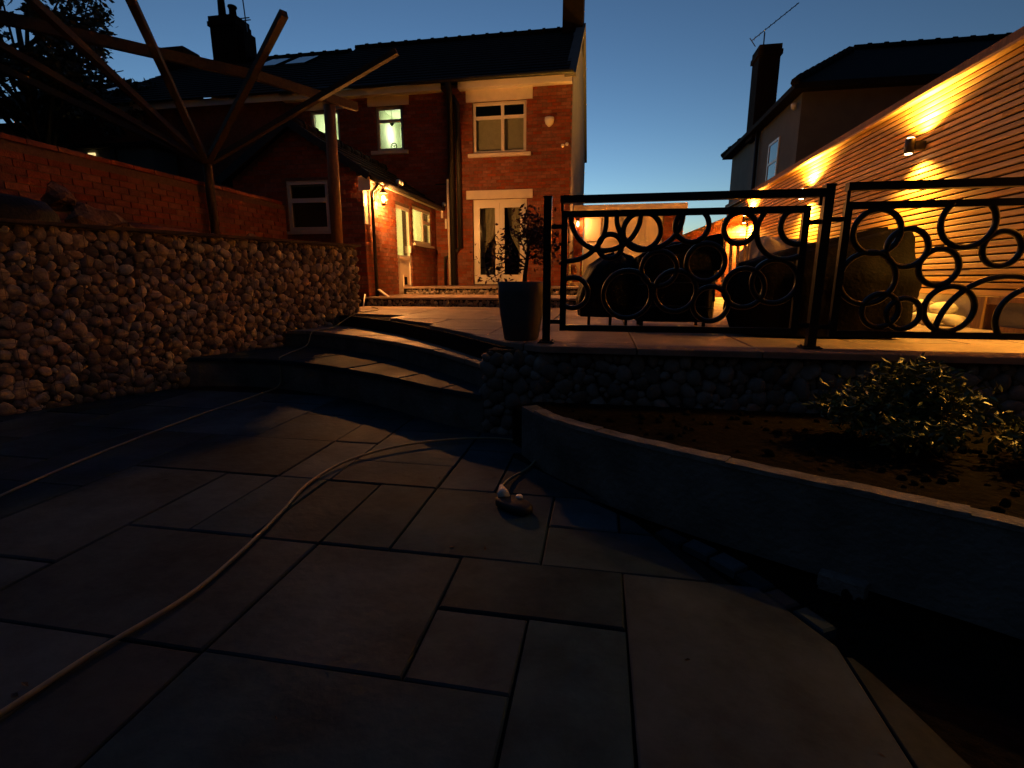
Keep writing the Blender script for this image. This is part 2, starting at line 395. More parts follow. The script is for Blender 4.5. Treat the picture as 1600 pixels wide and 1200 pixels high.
PEBW = [pebble_mesh(k + 20, M['whitestone']) for k in range(4)]
def pack(L, H, rmin, rmax, seed, tries, zlow=None):
    rng = random.Random(seed); pts = []; cell = {}; cs = rmax * 2
    for t in range(tries):
        f = t / tries; r = rmin + (rmax - rmin) * (1 - f) ** 2.0; r *= rng.uniform(0.85, 1.1)
        u, v = rng.uniform(0, L), rng.uniform(0, H)
        if v + r > H or (zlow and v - r < zlow(u) - 0.05): continue
        ci, cj = int(u / cs), int(v / cs); ok = True
        for a in (-1, 0, 1):
            for b in (-1, 0, 1):
                for (pu, pv, pr) in cell.get((ci + a, cj + b), ()):
                    if (pu - u) ** 2 + (pv - v) ** 2 < ((pr + r) * 0.77) ** 2: ok = False; break
                if not ok: break
            if not ok: break
        if ok: pts.append((u, v, r)); cell.setdefault((ci, cj), []).append((u, v, r))
    return pts
def stone_face(parent, P0, P1, z0, H, rmin, rmax, seed, tries, singles, zlow=None, near=None, outn=None, meshes=None, fill='pebblei'):
    """stones packed on a vertical face that runs from P0 to P1; the largest are parts, the rest one mass"""
    P0, P1 = Vector((*P0, 0)), Vector((*P1, 0)); d = (P1 - P0); L = d.length; d.normalize(); n = Vector((outn[0], outn[1], 0)).normalized()
    pts = pack(L, H, rmin, rmax, seed, tries, zlow)
    rng = random.Random(seed + 1)
    def size(p): return p[2] / max(0.5, ((P0 + d * p[0]) - Vector((0, 0, 0))).length)
    pts.sort(key=size, reverse=True)
    rest = MB(); ang0 = math.atan2(d.y, d.x)
    for k, (u, v, r) in enumerate(pts):
        me = rng.choice(meshes or PEB); c = P0 + d * u + Vector((0, 0, z0 + v)) + n * rng.uniform(-0.012, 0.008)
        sc = (r * rng.uniform(0.95, 1.28), r * rng.uniform(0.5, 0.8), r * rng.uniform(0.85, 1.15)); rot = (rng.uniform(-.5, .5), rng.uniform(-3.1, 3.1), ang0 + rng.uniform(-.25, .25))
        if k < singles: inst('stone', me, parent, c, rot, sc)
        else:
            from mathutils import Euler
            mt = Matrix.Translation(c) @ Euler(rot).to_matrix().to_4x4() @ Matrix.Diagonal((*sc, 1)); b = len(rest.v)
            rest.v += [tuple(mt @ vv.co) for vv in me.vertices]; rest.f += [tuple(b + q for q in p.vertices) for p in me.polygons]
    if rest.v:
        o = rest.build('stone_fill', M[fill], parent, True); tag(o, kind='stuff')
    return len(pts)

# ---- tall gabion wall on the left
GA, GB = Vector((-3.58, 7.02, 0)), Vector((-5.62, 2.03, 0)); gd = (GB - GA).normalized(); gn = Vector((-gd.y, gd.x, 0))   # outward normal
if gn.x < 0: gn = -gn
gab = thing('gabion_wall', (GA.x, GA.y, 0), 'tall curved-end gabion wall of rounded pebbles left of the steps', 'wall')
gab['label'] = 'tall gabion retaining wall of rounded pebbles left of the curved steps'
GL = (GB - GA).length
core = MB(); a, b = GA - gn * 0.012, GB - gn * 0.012
core.prism([tuple(a[:2]), tuple(b[:2]), tuple((b - gn * 0.6)[:2]), tuple((a - gn * 0.6)[:2])], -0.05, 1.62)
core.build('rubble_core', M['rubble'], gab)
def zl(u):
    p = GA + gd * u
    return 0.69 if p.y > 6.7 else 0.51 if p.y > 5.8 else 0.31 if p.y > 4.7 else 0.0
stone_face(gab, GA[:2], GB[:2], 0.0, 1.63, 0.015, 0.056, 3, 46000, 300, zl, outn=gn)
# end face of the gabion towards the house
# wire cage
wire = MB()
for k in range(int(GL / 0.1) + 1):
    p = GA + gd * (0.02 + k * 0.1) + gn * 0.043
    if k % 2 == 0: wire.tube([p + Vector((0, 0, 0.0)), p + Vector((0, 0, 1.63))], 0.0018, 4)
for k in range(9):
    z = 0.02 + k * 0.2; wire.tube([GA + gn * 0.043 + Vector((0, 0, z)), GB + gn * 0.043 + Vector((0, 0, z))], 0.0018, 4)
wire.build('wire_cage', M['alu'], gab)
cp = MB(); a, b = GA + gn * 0.07 - gd * 0.05, GB + gn * 0.07
cp.prism([tuple(a[:2]), tuple(b[:2]), tuple((b - gn * 0.22)[:2]), tuple((a - gn * 0.22)[:2])], 1.632, 1.662)
cp.build('timber_coping', M['timber'], gab)
bed = MB(); bed.prism([tuple((GA - gn * 0.1)[:2]), tuple((GB - gn * 0.1)[:2]), (-7.2, 2.0), (-7.2, 8.6), (-4.5, 8.6), (-4.2, 7.1)], 0.6, 1.60)
tag(bed.build('raised_bed_soil', M['soil']), kind='structure')

# ---- terrace retaining wall below the fence
ret = thing('retaining_wall', (1.5, 3.6, 0), 'low pebble gabion wall holding up the terrace below the ring fence', 'wall')
MB().box(-0.40, 4.1, 3.612, 3.70, -0.05, 0.645).build('rubble_core', M['rubble'], ret)
stone_face(ret, (-0.42, 3.60), (4.0, 3.60), 0.0, 0.645, 0.022, 0.060, 8, 12000, 290, outn=(0, -1), meshes=PEBD, fill='pebbleshadei')
stone_face(ret, (-0.84, 3.61), (-0.40, 3.60), 0.0, 0.645, 0.022, 0.060, 9, 4000, 0, outn=(0, -1), meshes=PEBD, fill='pebbleshadei')
MB().prism([(-0.84, 3.63), (-0.4, 3.625), (-0.4, 3.8), (-0.80, 3.8)], -0.05, 0.643).build('return_core', M['rubble'], ret)

# ---- planter: low curved rendered wall and soil bed
PW = spline([(-0.50, 3.20, 0), (-0.32, 2.93, 0), (-0.15, 2.76, 0), (0.10, 2.58, 0), (0.37, 2.40, 0), (0.74, 2.19, 0), (1.13, 1.98, 0), (1.45, 1.80, 0), (1.9, 1.5, 0), (2.5, 1.05, 0)], 5)
planter = thing('planter_wall', (0.37, 2.4, 0), 'low curved grey rendered planter wall with pale worn coping', 'wall')
def ribbon(path, off0, off1, z0, z1, wob=0.0):
    m = MB(); pts = []
    for i, p in enumerate(path):
        d = (path[min(i + 1, len(path) - 1)] - path[max(i - 1, 0)]).normalized(); n = Vector((-d.y, d.x, 0)); pts.append((p, n))
    for i in range(len(pts)):
        p, n = pts[i]; w = wob * noise.noise(Vector((i * 0.7, 3.1, 0)))
        for o_, z in ((off0, z0), (off0, z1 + w), (off1, z1 + w), (off1, z0)): m.v.append((p.x + n.x * o_, p.y + n.y * o_, z))
    for i in range(len(pts) - 1):
        for k in range(4): m.f.append((i * 4 + k, (i + 1) * 4 + k, (i + 1) * 4 + (k + 1) % 4, i * 4 + (k + 1) % 4))
    e = (len(pts) - 1) * 4; m.f += [(0, 1, 2, 3), (e + 3, e + 2, e + 1, e)]
    return m
ribbon(PW, 0.0, 0.11, -0.06, 0.325, 0.0).build('rendered_wall', M['darkrender'], planter)
PWs = PW[3:]
for k in range(0, len(PWs) - 5, 5):
    ribbon(PWs[k:k + 6], -0.006, 0.075, 0.326, 0.348 + 0.004 * (k % 2), 0.006).build('coping_strip', M['coping'], planter)
soilp = MB(); poly = [(p.x, p.y + 0.06) for p in PW] + [(4.0, 1.05), (4.0, 3.585), (-0.42, 3.585), (-0.6, 3.4)]
soilp.prism(poly, -0.05, 0.27)
tag(soilp.build('planter_soil', M['soil']), kind='structure')
strip = MB(); random.seed(4)
cob = thing('fallen_slate', (1.02, 2.0, 0), 'flat pale offcut of slab lying in the dark soil strip beside the patio', 'stone')
MB().prism([(0.92, 2.03), (1.06, 1.955), (1.10, 2.0), (0.95, 2.075)], -0.09, -0.02, 0.006).build('offcut', M['coping'], cob)

# ---- steps up to the house
random.seed(21)
h1 = MB(); h1.box(-6.95, 0.15, 8.63, 13.0, 0.3, 0.81)
hs1 = tag(h1.build('house_step_lower', M['joint']), kind='structure')
for k in range(6):
    x0 = -4.26 + k * 0.735
    MB().prism([(x0 + .004, 8.59), (x0 + .731, 8.59), (x0 + .731, 10.5), (x0 + .004, 10.5)], 0.812, 0.85, 0.006).build('tread_slab', M['tslab'], hs1)
stone_face(hs1, (-4.2, 8.63), (0.14, 8.63), 0.69, 0.12, 0.018, 0.042, 31, 4000, 0, outn=(0, -1))
h2 = MB(); h2.box(-4.255, 0.13, 10.45, 13.0, 0.5, 0.97)
hs2 = tag(h2.build('house_step_upper', M['joint']), kind='structure')
for k in range(6):
    x0 = -4.25 + k * 0.728
    MB().prism([(x0 + .004, 10.41), (x0 + .724, 10.41), (x0 + .724, 12.79), (x0 + .004, 12.79)], 0.972, 1.01, 0.006).build('tread_slab', M['tslab'], hs2)
stone_face(hs2, (-4.2, 10.45), (0.12, 10.45), 0.85, 0.12, 0.018, 0.040, 32, 4000, 0, outn=(0, -1))

# ================================================================ HOUSES
def wall_holes(m, plane, c0, c1, u0, u1, z0, z1, holes):
    us = sorted({u0, u1, *[h[0] for h in holes], *[h[1] for h in holes]}); zs = sorted({z0, z1, *[h[2] for h in holes], *[h[3] for h in holes]})
    for i in range(len(us) - 1):
        for j in range(len(zs) - 1):
            cu, cz = (us[i] + us[i + 1]) / 2, (zs[j] + zs[j + 1]) / 2
            if any(h[0] < cu < h[1] and h[2] < cz < h[3] for h in holes): continue
            if plane == 'y': m.box(us[i], us[i + 1], c0, c1, zs[j], zs[j + 1])
            else: m.box(c0, c1, us[i], us[i + 1], zs[j], zs[j + 1])
def brick_list(u0, u1, z0, z1, holes, top=None, bl=0.215, bh=0.065, jt=0.011):
    out = []; z = z0; row = 0
    while z + bh <= z1 + 0.001:
        u = u0 - (bl + jt) / 2 * (row % 2)
        while u < u1:
            a, b = max(u, u0), min(u + bl, u1)
            segs = [(a, b)]
            for h in holes:
                if z + bh > h[2] + 0.002 and z < h[3] - 0.002:
                    ns = []
                    for s in segs:
                        if s[1] <= h[0] or s[0] >= h[1]: ns.append(s)
                        else:
                            if s[0] < h[0]: ns.append((s[0], h[0]))
                            if s[1] > h[1]: ns.append((h[1], s[1]))
                    segs = ns
            for s in segs:
                if s[1] - s[0] > 0.03 and (top is None or z + bh < min(top(s[0]), top(s[1]))): out.append((s[0], s[1], z, z + bh))
            u += bl + jt
        z += bh + jt; row += 1
    return out
def bricks_y(m, lst, y, d=0.009):
    for a, b, z0, z1 in lst:
        q = random.uniform(-.0025, .0025); m.box(a, b, y - d + q, y + 0.004, z0, z1)
def window(parent, x0, x1, z0, z1, y, lay, name='window', fr=0.06, m='upvc', depth=0.05, sill=True):
    """casement window in a wall at plane y facing -y; lay = list of panes (x0,x1,z0,z1) as fractions"""
    w = MB()
    w.box(x0, x1, y, y + depth, z0, z0 + fr); w.box(x0, x1, y, y + depth, z1 - fr, z1); w.box(x0, x0 + fr, y, y + depth, z0 + fr, z1 - fr); w.box(x1 - fr, x1, y, y + depth, z0 + fr, z1 - fr)
    o = w.build(name, M[m], parent)
    for (a, b, c, d) in lay:
        xa, xb = x0 + fr * 0.6 + (x1 - x0 - fr * 1.2) * a, x0 + fr * 0.6 + (x1 - x0 - fr * 1.2) * b; za, zb = z0 + fr * 0.6 + (z1 - z0 - fr * 1.2) * c, z0 + fr * 0.6 + (z1 - z0 - fr * 1.2) * d
        s = MB(); t = fr * 0.62; yy = y - 0.012
        s.box(xa, xb, yy, y + 0.03, za, za + t); s.box(xa, xb, yy, y + 0.03, zb - t, zb); s.box(xa, xa + t, yy, y + 0.03, za + t, zb - t); s.box(xb - t, xb, yy, y + 0.03, za + t, zb - t)
        s.build('sash', M[m], o)
        MB().box(xa + t, xb - t, y + 0.01, y + 0.016, za + t, zb - t).build('pane', M['glass'], o)
    return o
def room(parent, x0, x1, z0, z1, y, depth, m, name='room'):
    r = MB(); e = 0.25
    a, b, c, d = x0 - e, x1 + e, z0 - e, z1 + e; Y1, Y2 = y + 0.2, y + depth
    r.quad((a, Y2, c), (b, Y2, c), (b, Y2, d), (a, Y2, d)); r.quad((a, Y1, c), (a, Y2, c), (a, Y2, d), (a, Y1, d)); r.quad((b, Y1, c), (b, Y1, d), (b, Y2, d), (b, Y2, c))
    r.quad((a, Y1, c), (b, Y1, c), (b, Y2, c), (a, Y2, c)); r.quad((a, Y1, d), (a, Y2, d), (b, Y2, d), (b, Y1, d))
    return r.build(name, M[m], parent)
def tile_roof(parent, x0, x1, ye, ze, yr, zr, yb, name='roof', course=0.30):
    """pitched roof with stepped tile courses on the front slope"""
    m = MB(); L = math.hypot(yr - ye, zr - ze); n = int(L / course); dy, dz = (yr - ye) / L, (zr - ze) / L; nn = (-dz, dy)
    for k in range(n + 1):
        s0, s1 = k * course, min((k + 1) * course + 0.02, L)
        if s1 - s0 < 0.03: continue
        def P(s, h): return (ye + dy * s + nn[0] * h, ze + dz * s + nn[1] * h)
        a, b, c, d = P(s0, 0.0), P(s0, 0.028), P(s1, 0.008), P(s1, -0.02)
        v = len(m.v); m.v += [(x, q[0], q[1]) for x in (x0, x1) for q in (a, b, c, d)]
        m.f += [(v, v + 1, v + 2, v + 3), (v + 7, v + 6, v + 5, v + 4), (v, v + 4, v + 5, v + 1), (v + 1, v + 5, v + 6, v + 2), (v + 2, v + 6, v + 7, v + 3), (v + 3, v + 7, v + 4, v)]
    m.quad((x0, yr, zr), (x1, yr, zr), (x1, yb, ze), (x0, yb, ze))
    r = m.build(name, M['roof'], parent)
    rt = MB().tube([(0, 0, 0), (0.43, 0, 0)], 0.105, 8); rt.tube([(0.36, 0, 0), (0.44, 0, 0)], 0.128, 8); me = rt.mesh('ridge_tile', M['roof'], True)
    k = 0; x = x0
    while x + 0.44 <= x1 + 0.05:
        inst('ridge_tile', me, r, (x, yr, zr + 0.02)); x += 0.445
    return r
def chimney(parent, cx, cy, w, d, z0, z1, pots, m='brickshade', name='chimney'):
    c = MB(); c.box(cx - w / 2, cx + w / 2, cy - d / 2, cy + d / 2, z0, z1 - 0.3)
    c.box(cx - w / 2 - .05, cx + w / 2 + .05, cy - d / 2 - .05, cy + d / 2 + .05, z1 - 0.3, z1 - 0.16); c.box(cx - w / 2 - .02, cx + w / 2 + .02, cy - d / 2 - .02, cy + d / 2 + .02, z1 - 0.16, z1)
    o = c.build(name, M[m], parent)
    for px, h in pots:
        MB().lathe([(0.13, 0), (0.11, h * .7), (0.13, h * .85), (0.15, h * .9), (0.14, h)], (cx + px, cy, z1 - 0.01), 12).build('chimney_pot', M['brickshade'], o, True)
    return o

# ---- end house (ours), brick, facing us at y = 12.8
YF = 12.8
house = thing('brick_house', (-4.5, YF, 0.69), 'red brick end-of-row house with french doors and grey rendered gable', 'house')
WIN1 = (-3.25, -1.92, 4.19, 5.36); FD = (-3.28, -1.90, 1.05, 3.13); WIN2 = (-5.76, -5.04, 4.36, 5.40); WIN3 = (-7.55, -6.75, 4.36, 5.40)
holes = [WIN1, FD, WIN2, WIN3]
w = MB(); wall_holes(w, 'y', YF + 0.004, YF + 0.25, -8.2, -1.09, 0.6, 5.78, holes); wall_holes(w, 'y', YF + 0.004, YF + 0.128, -1.09, -0.832, 0.6, 5.78, []); w.build('wall', M['mortar'], house)
random.seed(33)
bl = brick_list(-8.2, -0.832, 0.70, 5.74, holes); bm_ = MB(); bricks_y(bm_, bl, YF + 0.004); tag(bm_.build('brick_courses', M['brick'], house), kind='stuff')
# rendered gable
gb = MB(); n0 = len(gb.v); GX = -0.83
pts = [(YF + 0.13, 0.6), (21.2, 0.6), (21.2, 5.75), (17.0, 8.62), (YF + 0.13, 5.86)]
gb.v += [(GX - 0.25, y, z) for y, z in pts] + [(GX, y, z) for y, z in pts]; k = 5
gb.f += [(4, 3, 2, 1, 0), (5, 6, 7, 8, 9)] + [(i, (i + 1) % k, 5 + (i + 1) % k, 5 + i) for i in range(k)]
gb.build('gable_wall', M['render'], house)
MB().bar((GX - 0.05, YF - 0.22, 5.74), (GX - 0.05, 17.0, 8.68), 0.26, 0.10).bar((GX - 0.05, 21.3, 5.74), (GX - 0.05, 17.0, 8.68), 0.26, 0.10).build('verge', M['render'], house)
tile_roof(house, -8.2, -0.92, YF - 0.28, 5.78, 17.0, 8.55, 21.4)
chimney(house, -1.12, 17.0, 0.60, 0.9, 8.0, 10.6, [(-.12, .4), (.14, .4)])
MB().box(-3.55, -0.84, YF - 0.20, YF - 0.17, 5.62, 5.79).box(-3.55, -0.84, YF - 0.17, YF - 0.006, 5.62, 5.645).build('fascia', M['upvc'], house)
MB().box(-8.2, -3.98, YF - 0.20, YF - 0.17, 5.62, 5.79).box(-8.2, -3.98, YF - 0.17, YF - 0.006, 5.62, 5.645).build('fascia', M['upvc'], house)
gt = MB(); gt.tube([(-8.2, YF - 0.25, 5.80), (-0.8, YF - 0.25, 5.80)], 0.055, 8); gt.build('gutter', M['pipe'], house, True)
for a, b, c, d, yy in ((-3.40, -1.77, 5.365, 5.63, .10), (-3.43, -1.75, 3.135, 3.34, .09), (-5.95, -4.86, 5.405, 5.63, .08), (-7.75, -6.6, 5.405, 5.63, .08)):
    MB().box(a, b, YF - yy * 0.35, YF + 0.06, c, d).build('lintel', M['stonewhite'], house)
for a, b, c in ((-3.36, -1.80, 4.19), (-5.90, -4.92, 4.36), (-7.7, -6.6, 4.36)):
    MB().box(a, b, YF - 0.08, YF + 0.10, c - 0.085, c - 0.003).build('sill', M['stonewhite'], house)
y_ = YF + 0.06
w1 = window(house, *WIN1[:2], *WIN1[2:], y_, [(0, 0.56, 0, 0.72), (0, 0.56, 0.72, 1), (0.56, 1, 0, 0.72), (0.56, 1, 0.72, 1)])
room(house, *WIN1, YF, 2.5, 'room')
MB().box(-3.2, -1.95, YF + 0.2, YF + 0.205, 4.2, 5.02).build('roller_blind', M['curtain'], w1)
w2 = window(house, *WIN2[:2], *WIN2[2:], y_, [(0, 1, 0, 0.70), (0, 1, 0.70, 1)])
r2 = room(house, *WIN2, YF, 2.2, 'roomlit', 'lit_room')
lamp('POINT', 'room_light', (-5.75, YF + 1.5, 5.15), r2, 20, (1.0, 1.0, 0.72), 0.12)
ht = MB(); ht.lathe([(0.008, 0), (0.05, 0.05), (0.075, 0.10), (0.07, 0.14), (0.03, 0.16)], (-5.40, YF + 0.16, 4.98), 10); ht.tube([(-5.40, YF + .16, 5.13), (-5.40, YF + .16, 5.40)], 0.004, 5)
orn = ht.build('hanging_heart', M['rubber']); tag(orn, 'dark heart ornament hanging inside the lit upper window', 'ornament')
rn = MB(); rn.tube([(-5.36 + 0.075 * math.cos(t), YF + 0.14, 4.50 + 0.075 * math.sin(t)) for t in [i * math.pi / 9 for i in range(18)]], 0.012, 6, True)
for t in (0.5, 2.6, 4.71): rn.tube([(-5.36, YF + .14, 4.50), (-5.36 + .07 * math.cos(t), YF + .14, 4.50 + .07 * math.sin(t))], 0.008, 5)
tag(rn.build('ring_ornament', M['rubber'], None, True), 'small dark ring ornament standing on the sill of the lit window', 'ornament')
w3 = window(house, *WIN3[:2], *WIN3[2:], y_, [(0, 0.5, 0, 1), (0.5, 1, 0, 1)])
r3 = room(house, *WIN3, YF, 2.0, 'roomlit', 'lit_room')
lamp('POINT', 'room_light', (-7.2, YF + 1.2, 5.2), r3, 24, (1.0, 1.0, 0.75), 0.12)
# french doors
fdo = MB(); x0, x1, z0, z1 = FD; f_ = 0.055
fdo.box(x0, x1, y_, y_ + .06, z1 - f_ * 1.5, z1).box(x0, x1, y_, y_ + .06, z0, z0 + 0.06).box(x0, x0 + f_, y_, y_ + .06, z0 + .06, z1 - f_ * 1.5).box(x1 - f_, x1, y_, y_ + .06, z0 + .06, z1 - f_ * 1.5)
fd = fdo.build('french_door', M['upvc'], house)
mid = (x0 + x1) / 2
for a, b, hx in ((x0 + f_ + .003, mid - .004, mid - 0.06), (mid + .004, x1 - f_ - .003, mid + 0.06)):
    lf = MB(); c, d = z0 + .064, z1 - f_ * 1.5 - .004; t = 0.115; yy = y_ - 0.02
    lf.box(a, b, yy, y_ + .03, c, c + t * 1.5).box(a, b, yy, y_ + .03, d - t, d).box(a, a + t, yy, y_ + .03, c + t * 1.5, d - t).box(b - t, b, yy, y_ + .03, c + t * 1.5, d - t)
    lf.build('door_leaf', M['upvc'], fd)
    MB().box(a + t, b - t, y_ + .004, y_ + .012, c + t * 1.5, d - t).build('pane', M['glass'], fd)
    MB().box(hx - .012, hx + .012, yy - .04, yy - .003, 2.0, 2.14).build('handle', M['white'], fd)
room(house, *FD, YF, 3.0, 'room')
for sx, e in ((-3.2, 1), (-1.98, -1)):
    cu = MB(); n = 14
    for i in range(n + 1):
        for z, wd in ((3.08, 0.50), (2.3, 0.40), (1.85, 0.16), (1.7, 0.13), (1.1, 0.22)):
            cu.v.append((sx + e * wd * i / n, YF + 0.34 + 0.03 * math.sin(i * 2.3), z))
    for i in range(n):
        for j in range(4): cu.f.append((i * 5 + j, (i + 1) * 5 + j, (i + 1) * 5 + j + 1, i * 5 + j + 1))
    cu.build('curtain', M['curtain'], fd, True)
# rooflights
for cx in (-10.55, -9.65): pass
# downpipes
dp = MB(); dp.tube([(-3.78, YF - .10, 1.0), (-3.78, YF - .10, 5.55), (-3.78, YF - .24, 5.78)], 0.075, 10); dp.tube([(-3.60, YF - .07, 1.95), (-3.60, YF - .07, 5.3), (-3.72, YF - .08, 5.5)], 0.06, 10); dp.tube([(-3.60, YF - .07, 2.0), (-3.72, YF - .07, 1.85), (-4.02, YF - .07, 1.72), (-4.02, YF - .07, 1.02)], 0.035, 8)
dp.build('downpipe', M['pipe'], house, True)
MB().tube([(-3.86, YF - .19, 1.02), (-3.86, YF - .19, 3.6)], 0.03, 8).build('white_downpipe', M['stonewhite'], house, True)
MB().box(-4.22, -3.85, YF - .05, YF - .012, 3.50, 3.53).build('cable_clip_bar', M['pipe'], house)
al = MB(); al.prism([(-1.47, YF - .07), (-1.25, YF - .07), (-1.25, YF - .012), (-1.47, YF - .012)], 4.80, 4.93)
al.v += []; al2 = MB().lathe([(0.03, 0), (0.09, 0.06), (0.11, 0.13), (0.11, 0.20)], (-1.36, YF - 0.05, 4.72), 16)
tag(al2.build('alarm_box', M['white'], None, True), 'white half-round alarm box high on the brick wall beside the upper window', 'alarm box')
for i, (x, z) in enumerate(((-1.03, 4.30), (-0.93, 4.33))):
    c = thing('security_camera', (x, YF - .03, z), ('left' if i == 0 else 'right') + ' one of two tiny white cameras by the gable corner of the brick house', 'camera', 'cameras by the gable corner')
    MB().tube([(x, YF - .01, z), (x, YF - .08, z - .02)], 0.014, 8).build('bracket', M['white'], c, True)
    MB().lathe([(0.01, -.045), (0.035, -.03), (0.042, 0), (0.03, .03)], (x, YF - .09, z - .02), 12).build('dome', M['white'], c, True)
orn2 = thing('wall_ornament', (-4.05, YF - .03, 2.7), 'pair of slim pale ornaments hanging on brick beside the black downpipe', 'ornament')
MB().box(-4.10, -4.05, YF - .05, YF - .014, 2.70, 2.95).build('upper_figure', M['upvc'], orn2); MB().box(-4.00, -3.955, YF - .05, YF - .014, 2.44, 2.68).build('lower_figure', M['upvc'], orn2)

# ---- kitchen extension with gabled roof
XE = -4.26; YN = 8.77
ext = thing('kitchen_extension', (-5.55, YN, 0.69), 'single-storey brick kitchen extension with half-glazed side door and gabled roof', 'extension')
EDOOR = (10.20, 11.02, 0.86, 2.70); EWIN = (11.16, 12.42, 1.98, 2.80); EFW = (-5.77, -4.93, 2.04, 2.93)
w = MB(); wall_holes(w, 'x', XE - 0.22, XE - 0.006, YN + 0.004, YF - 0.02, 0.6, 2.98, [EDOOR, EWIN]); w.build('side_wall', M['mortar'], ext)
random.seed(5)
lst = brick_list(YN, YF - 0.03, 0.86, 2.93, [EDOOR, EWIN])
bu = MB().box(-0.5, 0.5, -0.5, 0.5, -0.5, 0.5).mesh('brick', M['brick1'])
lst.sort(key=lambda b: b[0]); bi = MB()
for k, (a, b, z0, z1) in enumerate(lst):
    q = random.uniform(-.0025, .0025)
    if k < 300 and b - a > 0.06: inst('brick', bu, ext, (XE - 0.004 + q, (a + b) / 2, (z0 + z1) / 2), (0, 0, 0), (0.018, b - a, z1 - z0))
    else: bi.box(XE - 0.013 + q, XE + 0.005 + q, a, b, z0, z1)
if bi.v: tag(bi.build('brick_courses', M['brick'], ext), kind='stuff')
w = MB(); wall_holes(w, 'y', YN + 0.004, YN + 0.22, -6.85, XE - 0.225, 0.6, 2.98, [EFW])
gt_ = lambda x: 2.98 + (1 - abs(x + 5.55) / 1.3) * 0.86
w.v += [(x, y, z) for y in (YN + .004, YN + .22) for x, z in ((-6.85, 2.98), (XE - .01, 2.98), (-5.55, 3.84))]; b = len(w.v) - 6
w.f += [(b, b + 1, b + 2), (b + 5, b + 4, b + 3), (b, b + 3, b + 4, b + 1), (b + 1, b + 4, b + 5, b + 2), (b + 2, b + 5, b + 3, b)]
w.build('front_wall', M['mortar'], ext)
bm_ = MB(); bricks_y(bm_, brick_list(-6.85, XE - 0.004, 0.70, 2.97, [EFW]), YN + 0.004); bricks_y(bm_, brick_list(-6.85, XE, 2.976, 3.84, [], top=gt_), YN + 0.004)
tag(bm_.build('front_brick_courses', M['brick'], ext), kind='stuff')
rf = MB()
for sx, ex in ((-5.55, XE + 0.20), (-5.55, -7.05)):
    dx = ex - sx; L = math.hypot(dx, 0.98); n = 6; dn = (abs(0.98) / L, abs(dx) / L)
    for k in range(n):
        a, b = k / n, (k + 1) / n + 0.02
        for y0, y1 in ((YN - 0.14, YF),):
            sg = 1 if dx > 0 else -1
            def Q(t, h): return (sx + dx * t + sg * dn[0] * h * 0.7, 3.90 - 0.98 * t + dn[1] * h)
            p = [Q(a, 0), Q(a, 0.012), Q(b, 0.04), Q(b, 0)]; v = len(rf.v)
            rf.v += [(q[0], yy, q[1]) for yy in (y0, y1) for q in p]
            rf.f += [(v, v + 1, v + 2, v + 3), (v + 7, v + 6, v + 5, v + 4), (v, v + 4, v + 5, v + 1), (v + 1, v + 5, v + 6, v + 2), (v + 2, v + 6, v + 7, v + 3), (v + 3, v + 7, v + 4, v)]
erf = rf.build('roof', M['roof'], ext)
rt = MB().tube([(0, 0, 0), (0, 0.43, 0)], 0.10, 8); rt.tube([(0, .36, 0), (0, .44, 0)], 0.12, 8); me = rt.mesh('ridge_tile', M['roof'], True)
for k in range(9): inst('ridge_tile', me, erf, (-5.55, YN - 0.12 + k * 0.445, 3.91))
MB().box(XE + 0.02, XE + 0.15, YN - 0.1, YF - 0.02, 2.945, 2.965).box(XE + 0.15, XE + 0.17, YN - 0.1, YF - 0.02, 2.86, 2.97).build('soffit', M['upvc'], ext)
MB().tube([(XE + 0.225, YN - 0.12, 2.915), (XE + 0.225, YF - 0.03, 2.915)], 0.045, 8).build('gutter', M['pipe'], ext, True)
MB().tube([(XE + 0.22, YN + 0.22, 2.90), (XE + 0.06, YN + 0.23, 2.72), (XE + 0.06, YN + 0.23, 0.72)], 0.034, 8).build('downpipe', M['pipe'], ext, True)
MB().bar((-5.55, YN - 0.15, 3.88), (XE + 0.19, YN - 0.15, 2.93), 0.02, 0.13).bar((-5.55, YN - 0.15, 3.88), (-7.04, YN - 0.15, 2.93), 0.02, 0.13).build('bargeboard', M['pipe'], ext)
wd = MB(); wd.box(XE - 0.02, XE + 0.20, YN - 0.125, YN - 0.10, 2.70, 2.93); wd.build('box_end', M['upvc'], ext)
MB().box(XE + 0.007, XE + 0.03, YN - 0.04, YN + 0.17, 2.15, 2.93).build('corner_board', M['upvc'], ext)
def win_x(parent, y0, y1, z0, z1, x, lay, name='window', fr=0.055, solid=None):
    w = MB(); w.box(x - .05, x, y0, y1, z0, z0 + fr); w.box(x - .05, x, y0, y1, z1 - fr, z1); w.box(x - .05, x, y0, y0 + fr, z0 + fr, z1 - fr); w.box(x - .05, x, y1 - fr, y1, z0 + fr, z1 - fr)
    o = w.build(name, M['upvc'], parent)
    for (a, b, c, d, kind) in lay:
        ya, yb = y0 + fr * .6 + (y1 - y0 - fr * 1.2) * a, y0 + fr * .6 + (y1 - y0 - fr * 1.2) * b; za, zb = z0 + fr * .6 + (z1 - z0 - fr * 1.2) * c, z0 + fr * .6 + (z1 - z0 - fr * 1.2) * d
        t = fr * .7; s = MB(); s.box(x - .03, x + .012, ya, yb, za, za + t); s.box(x - .03, x + .012, ya, yb, zb - t, zb); s.box(x - .03, x + .012, ya, ya + t, za + t, zb - t); s.box(x - .03, x + .012, yb - t, yb, za + t, zb - t)
        s.build('sash', M['upvc'], o)
        MB().box(x - .016, x - .008, ya + t, yb - t, za + t, zb - t).build('pane' if kind == 'g' else 'panel', M['glass'] if kind == 'g' else M['upvc'], o)
    return o
ed = win_x(ext, *EDOOR, XE - 0.03, [(0, 1, 0, 0.42, 'p'), (0, 1, 0.42, 1, 'g')], 'side_door')
